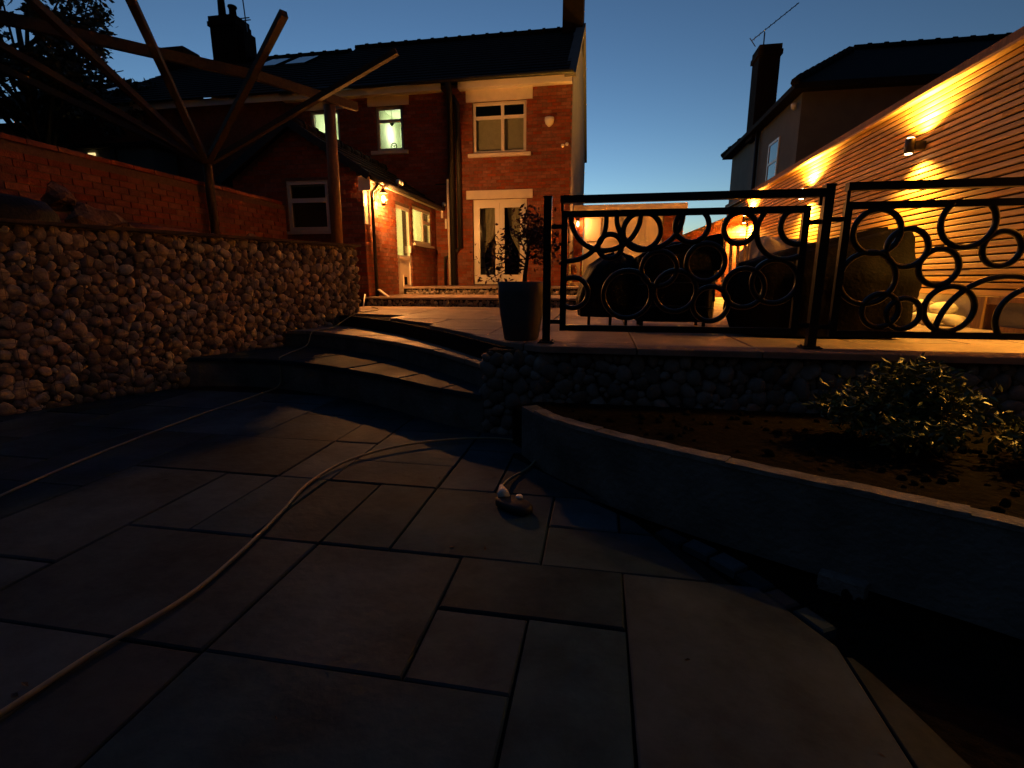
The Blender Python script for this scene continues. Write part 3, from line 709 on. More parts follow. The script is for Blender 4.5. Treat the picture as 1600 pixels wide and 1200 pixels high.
MB().box(XE - .03, XE + .02, 10.92, 10.95, 1.75, 1.9).build('handle', M['white'], ed)
cf = MB().box(XE - .02, XE - .002, 10.50, 10.72, 1.02, 1.26).build('cat_flap', M['stonewhite'], ed); MB().box(XE - .002, XE + .004, 10.53, 10.69, 1.05, 1.22).build('flap_panel', M['covergrey'], ed)
win_x(ext, *EWIN, XE - 0.03, [(0, 0.58, 0, 1, 'g'), (0.58, 1, 0, 0.66, 'g'), (0.58, 1, 0.66, 1, 'g')])
MB().box(XE - .05, XE + .06, 11.12, 12.46, 1.93, 1.975).build('sill', M['upvc'], ext)
rm = MB(); rm.box(-6.6, -6.58, 9.1, 12.7, 0.9, 2.9); rm.box(-6.6, XE - .24, 9.1, 12.7, 2.88, 2.9); rm.box(-6.6, XE - .24, 12.7, 12.72, 0.9, 2.9); rm.box(-6.6, XE - .24, 9.1, 12.7, 0.88, 0.9); rm.box(-6.6, XE - .24, 9.05, 9.1, 0.9, 2.0)
kroom = rm.build('kitchen_room', M['roomlit'], ext)
lamp('POINT', 'kitchen_light', (-5.6, 11.4, 2.6), kroom, 260, (1.0, 0.80, 0.38), 0.15)
MB().box(XE - .20, XE - .195, 10.1, 12.5, 1.62, 2.86).build('net_blind', M['net'], ext)
window(ext, *EFW[:2], *EFW[2:], YN + 0.03, [(0, 1, 0, 0.62), (0, 1, 0.62, 1)])
room(ext, *EFW, YN, 0.35, 'room')
MB().box(EFW[0] - .06, EFW[1] + .06, YN - 0.05, YN + 0.03, 1.985, 2.035).build('sill', M['stonewhite'], ext)
# lantern on the side wall
lt = thing('wall_lantern', (XE, 9.25, 2.7), 'glowing lantern on the side wall of the kitchen extension', 'lamp')
lx, ly, lz = XE + 0.17, 9.25, 2.68
MB().box(XE + .006, XE + .03, ly - .05, ly + .05, lz - .08, lz + .14).build('backplate', M['black'], lt)
MB().tube([(XE + .03, ly, lz + .06), (XE + .10, ly, lz + .15), (lx, ly, lz + .13)], 0.011, 6).build('arm', M['black'], lt, True)
MB().lathe([(0.08, 0.0), (0.06, 0.035), (0.02, 0.085), (0.008, 0.11)], (lx, ly, lz + .06), 8).build('cap', M['black'], lt)
MB().lathe([(0.02, -.16), (0.055, -.145), (0.06, -.13)], (lx, ly, lz), 8).build('base', M['black'], lt)
for k in range(4):
    t = k * math.pi / 2 + .4; MB().tube([(lx + .055 * math.cos(t), ly + .055 * math.sin(t), lz - .13), (lx + .08 * math.cos(t), ly + .08 * math.sin(t), lz + .06)], 0.005, 5).build('cage_bar', M['black'], lt)
MB().lathe([(0.012, -.10), (0.036, -.06), (0.03, 0.0), (0.01, 0.03)], (lx, ly, lz), 12).build('bulb', M['bulb'], lt, True)
lamp('POINT', 'lantern_light', (lx, ly, lz - .05), lt, 1280, (1.0, 0.38, 0.085), 0.05)
for i, (yy, zz, lab) in enumerate(((9.86, 3.03, 'twin white security spotlight on the gutter above the extension door'), (12.70, 3.02, 'small white spotlight where the extension gutter meets the brick house'))):
    sp = thing('security_spotlight', (XE + .24, yy, zz), lab, 'spotlight', 'security spotlights on the extension')
    MB().tube([(XE + .22, yy, zz - .09), (XE + .24, yy, zz - .02)], 0.015, 8).build('bracket', M['white'], sp, True)
    for s in ((-.05, .05) if i == 0 else (0,)):
        MB().lathe([(0.015, -.05), (0.045, -.03), (0.055, .01), (0.04, .045), (0.015, .055)], (XE + .26, yy + s * 1.3, zz), 12).build('lamp_head', M['white'], sp, True)
lp_ = MB().tube([(-4.18, 8.45, 0.90), (-4.10, 8.2, 0.70)], 0.012, 8)
tag(lp_.build('leaning_pipe', M['white'], None, True), 'short white pipe leaning between the gabion end and the extension', 'pipe')
lp2 = MB().bar((-3.98, 8.60, 0.985), (-3.78, 8.56, 0.855), 0.07, 0.02)
tag(lp2.build('door_ramp_board', M['upvc']), 'short pale board leaning on the lower house step near the lantern', 'board')

# ---- neighbours in the row, left
nb = thing('neighbour_house', (-11.0, YF, 0.69), 'dark row house adjoining the brick house, tall chimney and two rooflights', 'house')
MB().box(-14.6, -8.21, YF + 0.02, 21.2, 0.6, 5.78).build('wall', M['brickold'], nb)
tile_roof(nb, -14.6, -8.21, YF - 0.28, 5.78, 17.0, 8.45, 21.4)
chimney(nb, -12.75, 17.0, 0.95, 0.7, 7.6, 9.75, [(-.22, .95), (.18, .42)])
ch = MB(); ch.box(-12.24, -12.02, 16.7, 17.3, 8.0, 9.3); ch.build('chimney_shoulder', M['brickshade'], nb)
MB().box(-14.6, -8.21, YF - 0.20, YF - 0.17, 5.62, 5.79).build('fascia', M['upvc'], nb)
for cx in (-10.62, -9.62):
    rl = MB(); s0, s1 = 0.70, 0.86; L = 1
    def RP(t): return (YF - 0.28 + (17.0 - YF + 0.28) * t, 5.78 + (8.45 - 5.78) * t)
    ya, za = RP(0.70); yb, zb = RP(0.90)
    rl.v += [(x, y, z + h) for h in (0.03, 0.085) for x, y, z in ((cx - .33, ya, za), (cx + .33, ya, za), (cx + .33, yb, zb), (cx - .33, yb, zb))]
    rl.f += [(3, 2, 1, 0), (4, 5, 6, 7), (0, 1, 5, 4), (1, 2, 6, 5), (2, 3, 7, 6), (3, 0, 4, 7)]
    o = rl.build('rooflight', M['rooflight'], nb)
nb2 = thing('far_row_house', (-18.0, YF, 0.69), 'furthest dark row house behind the leafy tree with low chimney', 'house')
MB().box(-22, -14.62, YF + 0.02, 21.2, 0.6, 5.6).build('wall', M['brickold'], nb2)
tile_roof(nb2, -22, -14.62, YF - 0.28, 5.6, 17.0, 7.98, 21.4)
chimney(nb2, -14.85, 17.0, 1.0, 0.7, 7.2, 8.95, [])
for cx in (-16.6, -17.9):
    rl = MB(); ya, za = YF - .28 + 4.48 * .72, 5.6 + 2.38 * .72; yb, zb = YF - .28 + 4.48 * .92, 5.6 + 2.38 * .92
    rl.v += [(x, y, z + h) for h in (0.03, 0.085) for x, y, z in ((cx - .4, ya, za), (cx + .4, ya, za), (cx + .4, yb, zb), (cx - .4, yb, zb))]
    rl.f += [(3, 2, 1, 0), (4, 5, 6, 7), (0, 1, 5, 4), (1, 2, 6, 5), (2, 3, 7, 6), (3, 0, 4, 7)]; rl.build('rooflight', M['rooflight'], nb2)
sh = thing('rendered_outbuilding', (-13.0, 11.9, 0.69), 'pale rendered outbuilding behind the garden wall with a tiny lit window', 'outbuilding')
MB().box(-14.0, -11.6, 12.0, 12.75, 0.6, 4.55).build('wall', M['render'], sh); MB().box(-14.1, -11.5, 11.9, 12.77, 4.55, 4.65).build('roof', M['roof'], sh)
MB().box(-12.85, -12.7, 11.94, 11.995, 0.7, 4.5).build('drainpipe', M['pipe'], sh)
MB().box(-13.55, -13.35, 11.96, 11.995, 4.0, 4.45).build('lit_window', M['farlit'], sh)
def aerial(name, base, top, boom, label, els, kind):
    a = thing(name, base, label, 'aerial')
    MB().tube([base, top], 0.02, 6).build('mast', M['alu'], a)
    if boom:
        MB().tube(boom, 0.014, 6).build('boom', M['alu'], a)
        p, q = Vector(boom[0]), Vector(boom[1]); d = (q - p).normalized(); s = d.cross(Vector((0, 0, 1))).normalized()
        for k in range(els):
            c = p.lerp(q, (k + .5) / els); l = 0.30 - 0.012 * k; MB().tube([c - s * l / 2, c + s * l / 2], 0.007, 5).build('element', M['alu'], a)
        u = s.cross(d)
        MB().tube([p - u * .22 - d * .02, p + u * .10 - d * .02], 0.014, 5).build('reflector', M['alu'], a)
    else:
        for k, z in enumerate((0.25, 0.32, -1.45)):
            MB().tube([Vector(top) + Vector((-.22 + k * .06, 0, -.9 + z)), Vector(top) + Vector((.22 - k * .04, 0, -.9 + z))], 0.018, 5).build('element', M['alu'], a)
    return a
aerial('roof_aerial', (-12.05, 17.0, 8.3), (-12.15, 17.0, 10.35), None, 'thin vertical mast aerial beside the tall chimney', 3, 0)

# ---- house on the right behind the slatted wall
rh = thing('hipped_house', (8.0, 15.4, 0.69), 'dark hip-roofed house with pale side wall behind the slatted garden room', 'house')
RX = 4.75; RY0, RY1 = 14.6, 21.5; EZ = 5.8
MB().box(RX, 16.5, RY0, RY1, 0.6, EZ).build('wall', M['render'], rh)
hr = MB(); o_ = 0.3; rz = 7.88; ym = (RY0 + RY1) / 2
hr.v += [(RX - o_, RY0 - o_, EZ - .08), (16.8, RY0 - o_, EZ - .08), (16.8, RY1 + o_, EZ - .08), (RX - o_, RY1 + o_, EZ - .08), (RX + 2.4, ym, rz), (14, ym, rz), (RX - o_, RY0 - o_, EZ + .05), (16.8, RY0 - o_, EZ + .05), (16.8, RY1 + o_, EZ + .05), (RX - o_, RY1 + o_, EZ + .05)]
hr.f += [(3, 2, 1, 0), (0, 1, 7, 6), (1, 2, 8, 7), (2, 3, 9, 8), (3, 0, 6, 9), (6, 7, 5, 4), (7, 8, 5), (8, 9, 4, 5), (9, 6, 4)]
hro = hr.build('roof', M['roof'], rh)
rt = MB().tube([(0, 0, 0), (0.43, 0, 0)], 0.105, 8); rt.tube([(0.36, 0, 0), (0.44, 0, 0)], 0.13, 8); me = rt.mesh('ridge_tile', M['roof'], True)
for k in range(13): inst('ridge_tile', me, hro, (RX + 2.4 + k * 0.445, ym, rz + .02))
for sy in (RY0 - o_, RY1 + o_):
    a = Vector((RX - o_, sy, EZ + .06)); b = Vector((RX + 2.4, ym, rz + .02)); n = int((b - a).length / 0.46); d = (b - a).normalized(); rot = d.to_track_quat('X', 'Z').to_euler()
    for k in range(n): inst('hip_tile', me, hro, a + d * (k * 0.46), rot)
chimney(rh, RX + .12, 18.6, 0.62, 0.75, 5.6, 8.26, [])
rw = MB(); WY0, WY1 = 16.0, 16.9
win_ = MB().box(RX - .03, RX + .02, WY0, WY1, 3.3, 3.36).box(RX - .03, RX + .02, WY0, WY1, 5.0, 5.06).box(RX - .03, RX + .02, WY0, WY0 + .07, 3.36, 5.0).box(RX - .03, RX + .02, WY1 - .07, WY1, 3.36, 5.0).box(RX - .03, RX + .02, WY0 + .07, WY1 - .07, 4.45, 4.51)
wo = win_.build('window', M['upvc'], rh); MB().box(RX - .012, RX - .004, WY0 + .07, WY1 - .07, 3.36, 4.45).build('pane', M['rooflight'], wo); MB().box(RX - .012, RX - .004, WY0 + .07, WY1 - .07, 4.51, 5.0).build('pane', M['rooflight'], wo)
MB().box(RX - .10, RX - .003, WY0 - .08, WY1 + .08, 3.20, 3.295).build('sill', M['upvc'], rh)
MB().tube([(RX - .08, 18.0, 0.7), (RX - .08, 18.0, 5.7)], 0.06, 8).build('downpipe', M['pipe'], rh, True)
fl = MB().lathe([(0.02, -.10), (0.07, -.04), (0.08, .05), (0.03, .08)], (RX - .12, 14.75, 5.45), 12)
tag(fl.build('wall_floodlight', M['white'], None, True), 'pale unlit floodlight under the eaves corner of the hip-roofed house', 'floodlight')
aerial('yagi_aerial', (RX + .0, 18.6, 8.2), (RX + .0, 18.6, 8.75), [(RX - 0.35, 18.6, 8.55), (RX + .85, 18.4, 9.4)], 'long slanted yagi aerial on the chimney of the hip-roofed house', 9, 1)

# ---- garage at the end of the terrace
GY = 14.2
gar = thing('garage', (0.5, GY, 0.69), 'flat-roofed brick garage with white panelled doors at the far end of the terrace', 'garage')
GD = (-0.55, 1.55, 0.75, 2.90)
w = MB(); wall_holes(w, 'y', GY + .004, GY + .2, -0.80, 2.06, 0.6, 3.0, [GD]); w.build('wall', M['mortar'], gar)
bm_ = MB(); random.seed(8); bricks_y(bm_, brick_list(-0.80, 2.06, 0.70, 2.99, [GD]), GY + .004); tag(bm_.build('brick_courses', M['brick'], gar), kind='stuff')
MB().box(-0.82, 2.10, GY - .10, GY + 5, 3.0, 3.03).build('roof', M['roof'], gar); MB().box(-0.82, 2.12, GY - .13, GY - .10, 2.93, 3.11).build('fascia', M['upvc'], gar)
MB().box(-0.62, 1.62, GY + .08, GY + .12, 2.90, 2.99).build('door_head', M['upvc'], gar)
for a, b in ((GD[0] + .01, 0.495), (0.505, GD[1] - .01)):
    dl = MB(); dl.box(a, b, GY + .06, GY + .10, GD[2], GD[3] - .005); lf = dl.build('door_leaf', M['upvc'], gar)
    for px in (0, 1):
        for z0, z1 in ((0.9, 1.45), (1.55, 2.1), (2.2, 2.78)):
            xa = a + .09 + px * (b - a) / 2; xb = a + (px + 1) * (b - a) / 2 - .06
            MB().box(xa, xb, GY + .035, GY + .062, z0, z1).build('door_panel', M['upvc'], lf)
gl = thing('garage_lamp', (-0.70, GY, 2.7), 'glowing lantern on the red brick left of the white garage doors', 'lamp')
gx, gy, gz = -0.69, GY - .14, 2.66
MB().box(gx - .035, gx + .035, GY - .025, GY - .006, gz - .05, gz + .12).build('backplate', M['black'], gl); MB().tube([(gx, GY - .02, gz + .08), (gx, gy, gz + .12)], 0.01, 6).build('arm', M['black'], gl)
MB().lathe([(0.08, 0), (0.05, .04), (0.01, .08)], (gx, gy, gz + .05), 8).build('cap', M['black'], gl); MB().lathe([(0.01, -.10), (0.032, -.06), (0.028, 0), (0.01, .03)], (gx, gy, gz), 10).build('bulb', M['bulbred'], gl, True)
MB().lathe([(0.015, -.13), (0.045, -.12), (0.045, -.105)], (gx, gy, gz), 8).build('base', M['black'], gl)
lamp('POINT', 'garage_light', (gx, gy - .03, gz - .02), gl, 105, (1.0, 0.34, 0.07), 0.04)
for i, (z, lab) in enumerate(((1.22, 'upper of two small white framed plaques beside the garage doors'), (0.70, 'lower of two small white framed plaques beside the garage doors'))):
    p = thing('framed_plaque', (-0.77, 13.9, z), lab, 'plaque', 'plaques beside the garage doors')
    MB().box(-0.95, -0.60, 13.86, 13.90, z, z + .40).build('frame', M['upvc'], p)
    MB().lathe([(0.02, 0), (0.10, .05), (0.11, .14), (0.06, .19), (0.09, .25)], (-0.775, 13.84, z + .07), 9).build('motif', M['brickold'], p, True)
bw = thing('end_brick_wall', (2.9, 14.7, 0.69), 'sloping-topped brick wall between the garage and the slatted wall', 'wall')
wv = MB(); wv.v += [(x, y, z) for y in (14.6, 14.8) for x, z in ((2.10, 0.6), (3.72, 0.6), (3.72, 3.0), (2.10, 2.35))]; wv.f += [(0, 1, 2, 3), (7, 6, 5, 4), (0, 4, 5, 1), (1, 5, 6, 2), (2, 6, 7, 3), (3, 7, 4, 0)]
wv.build('wall', M['mortar'], bw)
bm_ = MB(); bricks_y(bm_, brick_list(2.11, 3.72, 0.70, 2.98, [], top=lambda x: 2.35 + (x - 2.1) / 1.62 * 0.65), 14.6); tag(bm_.build('brick_courses', M['brick'], bw), kind='stuff')

# ---- slatted garden room wall on the right
XS = 3.77
sw = thing('slatted_wall', (XS, 9, 0.69), 'long garden room wall clad in horizontal cedar slats, lit orange', 'wall')
MB().box(XS + .022, XS + .30, 2.0, 17.2, 1.0, 3.26).build('backing', M['board'], sw)
MB().box(XS + .03, XS + .29, 2.0, 17.2, 0.6, 1.0).build('rendered_plinth', M['cream'], sw)
MB().box(XS - .055, XS + .32, 1.98, 17.25, 3.330, 3.43).build('roof_edge', M['postwood'], sw)
MB().box(XS - .085, XS + .30, 1.99, 17.22, 3.300, 3.328).build('top_trim', M['slat'], sw)
cs = MB(); h = 0.5; c_ = 0.04
su = MB(); su.v = [(x, y, z) for x, k in ((0.5, 1.0), (-0.35, 1.0), (-0.5, 0.86)) for (y, z) in ((-.5, -.5 * k), (.5, -.5 * k), (.5, .5 * k), (-.5, .5 * k))]
su.f = [(0, 1, 2, 3)] + [(r * 4 + (i + 1) % 4, r * 4 + i, r * 4 + 4 + i, r * 4 + 4 + (i + 1) % 4) for r in range(2) for i in range(4)] + [(11, 10, 9, 8)]
slat_me = su.mesh('slat', M['slat'])
rng = random.Random(77); pitch = 0.0675; NS = 33
for k in range(NS):
    z = 1.06 + pitch * (k + .5) + 0.008; y = 2.0 - rng.uniform(0, 2)
    while y < 17.2:
        L = rng.choice([2.4, 3.0, 3.6, 4.2]); a, b = max(2.0, y), min(17.2, y + L)
        if b - a > .2:
            inst('slat', slat_me, sw, (XS + .010 + rng.uniform(-.0025, .0025), (a + b) / 2, z + rng.uniform(-.0012, .0012)), (rng.uniform(-.0006, .0006), 0, 0), (0.021, b - a - .004, 0.047))
        y += L
MB().box(XS - .012, XS + .02, 2.0, 17.2, 1.005, 1.058).build('base_rail', M['slat'], sw)
def updown(y, z, lab, e, cone):
    t = thing('up_down_light', (XS, y, z), lab, 'wall light', 'up-and-down lights along the slatted wall')
    x = XS - .165
    MB().box(XS - .115, XS - .004, y - .03, y + .03, z - .05, z + .05).build('bracket', M['black'], t)
    MB().lathe([(0.046, -.085), (0.052, -.08), (0.052, .08), (0.046, .085)], (x, y, z), 16).build('body', M['black'], t, True)
    for s in (-1, 1):
        MB().lathe([(0.036, -.003), (0.036, .003)], (x, y, z + s * .089), 12).build('lens', M['lens'], t)
        l = lamp('SPOT', 'beam', (x, y, z + s * .10), t, e if s < 0 else e * 1.6, (1.0, 0.465, 0.062), 0.03, spot_size=R(cone if s < 0 else 156), spot_blend=0.9)
        l.rotation_euler = (0, 0, 0) if s < 0 else (math.pi, 0, 0)
updown(7.2, 2.74, 'nearest lit up-and-down light on the slatted wall, above the fence rail', 640, 138)
updown(10.55, 2.72, 'middle lit up-and-down light on the slatted wall, level with the fence post top', 1200, 150)
updown(14.4, 2.70, 'farthest lit up-and-down light on the slatted wall, seen inside a fence ring', 1700, 165)
updown(3.9, 2.74, 'lit up-and-down light on the slatted wall outside the right edge of the view', 560, 138)

# white cobbles and things at the foot of the slatted wall
random.seed(14)
for k in range(13):
    y = 5.85 + k * 0.135; r = random.uniform(.085, .135); up = k % 3 == 2
    o = inst('white_cobble', PEBW[k % 4], None, (XS - (0.14 if up else 0.16 + .16 * (k % 2)), y, T + r * .5 + (0.115 if up else 0)), (random.uniform(0, .4), random.uniform(0, .4), random.uniform(0, 6)), (r * 1.25, r * 1.05, r * .62))
    tag(o, ['nearest', 'second', 'third', 'fourth', 'fifth', 'sixth', 'seventh', 'eighth', 'ninth', 'tenth', 'eleventh', 'twelfth', 'farthest'][k] + ' rounded white cobble from the timber post, in the row below the slats', 'cobble', 'white cobbles at the foot of the slatted wall')
lpst = thing('timber_post_frame', (XS - .05, 5.62, T), 'short timber post frame standing below the slats beside the white cobbles', 'frame')
MB().box(XS - .14, XS - .02, 5.55, 5.68, T, 1.0).build('post', M['postwood'], lpst); MB().box(XS - .12, XS - .03, 5.0, 5.55, 0.93, 1.0).build('rail', M['postwood'], lpst)
pb = thing('dark_planter_box', (3.56, 4.78, T), 'dark box planter with timber trim at the right edge behind the fence', 'planter')
MB().prism([(3.40, 4.55), (3.73, 4.55), (3.73, 5.0), (3.40, 5.0)], T, 1.0, .01).build('box', M['pot'], pb)
for z in (T + .03, 0.97): MB().box(3.385, 3.745, 4.535, 5.015, z, z + .045).build('trim_board', M['postwood'], pb)
lan = thing('glass_candle_lantern', (XS - .22, 6.62, T), 'small pale lantern standing among the white cobbles', 'lantern')
MB().box(XS - .29, XS - .15, 6.55, 6.69, T + .14, T + .16).build('base', M['whitestone'], lan); MB().box(XS - .29, XS - .15, 6.55, 6.69, T + .30, T + .315).build('top', M['whitestone'], lan)
for a in (-.285, -.165):
    for b in (6.555, 6.675): MB().box(XS + a, XS + a + .012, b, b + .012, T, T + .30).build('corner_bar', M['whitestone'], lan)

# ---- ring fence
FY = 3.75
def post(x, ztop, lab):
    t = thing('fence_post', (x, FY, T), lab, 'post', 'black fence posts')
    MB().box(x - .028, x + .028, FY - .028, FY + .028, T, ztop).build('shaft', M['black'], t)
    MB().prism([(x - .032, FY - .032), (x + .032, FY - .032), (x + .032, FY + .032), (x - .032, FY + .032)], ztop, ztop + .012, .004).build('cap', M['black'], t)
    MB().prism([(x - .06, FY - .06), (x + .06, FY - .06), (x + .06, FY + .06), (x - .06, FY + .06)], T + .003, T + .014, .003).build('foot_plate', M['black'], t)
    for sx in (-.042, .042):
        for sy in (-.042, .042): MB().lathe([(0.009, 0), (0.009, .006), (0.004, .009)], (x + sx, FY + sy, T + .014), 6).build('bolt', M['black'], t)
post(-0.40, 1.735, 'black steel fence post at the left end beside the plant pot'); post(1.445, 1.76, 'black steel fence post between the two ring panels'); post(3.28, 1.76, 'black steel fence post beyond the right edge of the view')
def panel(x0, x1, z0, z1, rings, rail, lab, px0, px1):
    t = thing('ring_fence_panel', ((x0 + x1) / 2, FY, z0), lab, 'fence panel', 'ring fence panels'); f = .044; r = .019
    MB().box(x0, x1, FY - .018, FY + .018, z1 - f, z1).build('top_bar', M['black'], t); MB().box(x0, x1, FY - .018, FY + .018, z0, z0 + f).build('bottom_bar', M['black'], t)
    for x in (x0, x1 - f): MB().box(x, x + f, FY - .018, FY + .018, z0 + f, z1 - f).build('side_bar', M['black'], t)
    MB().box(rail[0], rail[1], FY - .03, FY + .03, rail[2], rail[2] + .050).build('handrail', M['black'], t)
    for x in (rail[0] + .004, rail[1] - .024): MB().box(x, x + .02, FY - .008, FY + .008, z1, rail[2]).build('rail_stub', M['black'], t)
    for z in (z0 + .05, z1 - .12):
        MB().box(px0 + .029, x0, FY - .01, FY + .01, z, z + .03).build('fixing_lug', M['black'], t); MB().box(x1, px1 - .029, FY - .01, FY + .01, z, z + .03).build('fixing_lug', M['black'], t)
    for cx, cz, R_ in rings:
        N = 72; pts = [(cx + R_ * math.cos(2 * math.pi * i / N), FY, cz + R_ * math.sin(2 * math.pi * i / N)) for i in range(N)]
        ins = [x0 + .02 < p[0] < x1 - .02 and z0 + .02 < p[2] < z1 - .02 for p in pts]
        m = MB()
        if all(ins): m.tube(pts, r, 10, True)
        else:
            st = next(i for i in range(N) if ins[i] and not ins[i - 1]); i = st; run = []
            for k in range(N + 1):
                j = (st + k) % N
                if ins[j] and k < N: run.append(pts[j])
                else:
                    if len(run) > 2: m.tube(run, r, 10)
                    run = []
        if m.v: m.build('ring', M['black'], t, True)
R1 = [(0.01, 1.608, 0.244), (-0.255, 1.564, 0.272), (0.049, 1.394, 0.083), (0.266, 1.495, 0.128), (0.313, 1.596, 0.224), (0.601, 1.527, 0.111), (0.916, 1.505, 0.103), (1.217, 1.485, 0.191), (1.293, 1.514, 0.12), (-0.208, 1.065, 0.111), (0.978, 1.103, 0.133), (1.171, 1.147, 0.146), (0.185, 1.055, 0.169), (0.519, 1.08, 0.143), (0.399, 1.236, 0.121), (0.71, 1.278, 0.128), (0.764, 0.991, 0.12)]
R2 = [(1.763, 1.466, 0.141), (1.955, 1.362, 0.121), (2.278, 1.516, 0.153), (2.492, 1.352, 0.107), (2.155, 1.24, 0.115), (2.257, 0.972, 0.146), (1.994, 0.938, 0.1), (2.569, 0.809, 0.373), (2.729, 0.916, 0.193), (1.745, 1.168, 0.169), (1.851, 0.958, 0.111), (2.85, 1.45, 0.15), (3.05, 1.15, 0.14)]
panel(-0.30, 1.345, 0.785, 1.640, R1, (-0.31, 1.415, 1.694), 'black steel fence panel of welded rings beside the plant pot', -.40, 1.445)
panel(1.55, 3.18, 0.775, 1.655, R2, (1.55, 3.25, 1.725), 'black steel fence panel of welded rings at the right edge', 1.445, 3.28)

# ---- covered furniture behind the fence
def drape(name, levels, m, lab, cat, seed, folds=9, amp=.03, n=56, parts=None):
    """levels: (z, cx, cy, hx, hy, squareness)"""
    b = MB(); o = Vector((seed * 7.1, seed * 3.3, 1)); K = 5; lv = []
    for i in range(len(levels) - 1):
        for k in range(K):
            t = k / K; lv.append(tuple(levels[i][q] * (1 - t) + levels[i + 1][q] * t for q in range(6)))
    lv.append(levels[-1])
    for i, (z, cx, cy, hx, hy, sq) in enumerate(lv):
        low = 1 - i / (len(lv) - 1)
        for j in range(n):
            t = 2 * math.pi * j / n; c, s = math.cos(t), math.sin(t)
            k = 1 / ((abs(c) ** sq + abs(s) ** sq) ** (1 / sq))
            f = 1 + (amp * low * math.sin(folds * t + 2 * noise.noise(Vector((t, seed, 0)))) + amp * 2.6 * noise.noise(Vector((c * 2.0, s * 2.0, z * 3)) + o) + amp * 0.8 * noise.noise(Vector((c * 6, s * 6, z * 9)) + o))
            b.v.append((cx + c * k * hx * f, cy + s * k * hy * f, z + .045 * (i > 2) * noise.noise(Vector((c * 2.4, s * 2.4, z * 4)) + o * 2)))
    for i in range(len(lv) - 1):
        for j in range(n): b.f.append((i * n + j, i * n + (j + 1) % n, (i + 1) * n + (j + 1) % n, (i + 1) * n + j))
    b.f.append(tuple((len(lv) - 1) * n + j for j in range(n)))
    th = thing(name, (levels[0][1], levels[0][2], T), lab, cat)
    b.build('cover', m, th, True); return th
dk = drape('covered_kettle_barbecue', [(T + .10, .08, 5.35, .31, .24, 2.6), (.95, .07, 5.35, .33, .26, 2.4), (1.15, .09, 5.35, .31, .25, 2.3), (1.30, .12, 5.35, .25, .2, 2.1), (1.39, .15, 5.35, .15, .11, 2), (1.42, .16, 5.35, .05, .05, 2)], M['cover'], 'rounded black covered kettle barbecue behind the left fence panel', 'barbecue', 2, 7, .05)
for x in (-.12, .1, .26): MB().tube([(x, 5.3, T), (x, 5.3, T + .16)], 0.016, 8).build('leg', M['black'], dk, True)
db = drape('covered_gas_barbecue', [(T + .07, .70, 5.30, .36, .28, 5), (1.0, .70, 5.30, .36, .28, 5), (1.28, .72, 5.30, .37, .29, 5), (1.40, .72, 5.30, .37, .27, 4), (1.47, .78, 5.30, .33, .22, 3.2), (1.52, .86, 5.30, .2, .15, 2.6)], M['cover'], 'boxy black covered gas barbecue behind the middle of the left fence panel', 'barbecue', 3, 12, .025)
for x in (.40, .99):
    for y in (5.10, 5.50): MB().tube([(x, y, T), (x, y, T + .10)], 0.018, 8).build('caster', M['black'], db, True)
lid = MB(); prof = [(.33, 1.24), (1.09, 1.24), (1.11, 1.36), (1.09, 1.585), (1.0, 1.575), (.70, 1.49), (.42, 1.425), (.33, 1.38)]; n_ = len(prof)
for y, k in ((5.06, .9), (5.0, .97), (5.02, 1.0), (5.58, 1.0), (5.60, .97), (5.54, .9)): lid.v += [(.71 + (x - .71) * k + .012 * noise.noise(Vector((x * 9, y * 9, z * 9))), y, 1.36 + (z - 1.36) * k + .015 * noise.noise(Vector((z * 8, x * 8, y * 8)))) for x, z in prof]
for r_ in range(5):
    for i_ in range(n_): lid.f.append((r_ * n_ + i_, r_ * n_ + (i_ + 1) % n_, (r_ + 1) * n_ + (i_ + 1) % n_, (r_ + 1) * n_ + i_))
lid.f += [tuple(reversed(range(n_))), tuple(5 * n_ + q for q in range(n_))]
lid.build('hood_cover', M['cover'], db)
MB().tube([(1.12, 5.22, 1.45), (1.06, 5.16, 1.25), (1.09, 5.2, .95)], 0.012, 6).build('tool_handle', M['alu'], db, True)
for zz, (cx, hx, hy) in ((0.90, (.70, .375, .292)), (1.12, (.71, .375, .295))):
    MB().tube([(cx + hx * math.copysign(abs(math.cos(t)) ** .4, math.cos(t)), 5.30 + hy * math.copysign(abs(math.sin(t)) ** .4, math.sin(t)), zz + .01 * math.sin(3 * t)) for t in [q * math.pi / 20 for q in range(40)]], .009, 6, True).build('strap', M['pipe'], db, True)
dl_ = drape('covered_lounge_set', [(T + .02, 1.80, 4.72, .60, .36, 5), (.95, 1.80, 4.72, .66, .38, 4.5), (1.18, 1.80, 4.72, .68, .38, 4), (1.30, 1.84, 4.72, .64, .34, 3.4), (1.40, 2.0, 4.72, .48, .28, 3), (1.49, 2.2, 4.72, .28, .2, 2.6), (1.55, 2.31, 4.72, .15, .12, 2.2), (1.565, 2.33, 4.72, .05, .05, 2)], M['covergrey'], 'large charcoal tarpaulin heaped over furniture behind the middle fence post', 'tarpaulin', 5, 13, .045, 72)
drape('pale_cushion_cover', [(T + .45, 2.15, 6.5, .50, .3, 3), (1.2, 2.15, 6.5, .54, .34, 2.6), (1.45, 2.12, 6.5, .50, .3, 2.4), (1.60, 2.02, 6.5, .30, .2, 2), (1.64, 1.95, 6.5, .08, .07, 2)], M['covertan'], 'crumpled pale cover glowing under the lamps behind the dark tarpaulin', 'cover', 6, 8, .09)
MB().box(1.78, 2.50, 6.25, 6.75, T, T + .5).build('seat_base', M['rattan'], bpy.data.objects['pale_cushion_cover'])
chx, chy = 1.42, 6.0
chr_ = thing('rattan_chair', (chx, chy, T), 'cream slatted garden chair between the gas barbecue and the tarpaulin', 'chair')
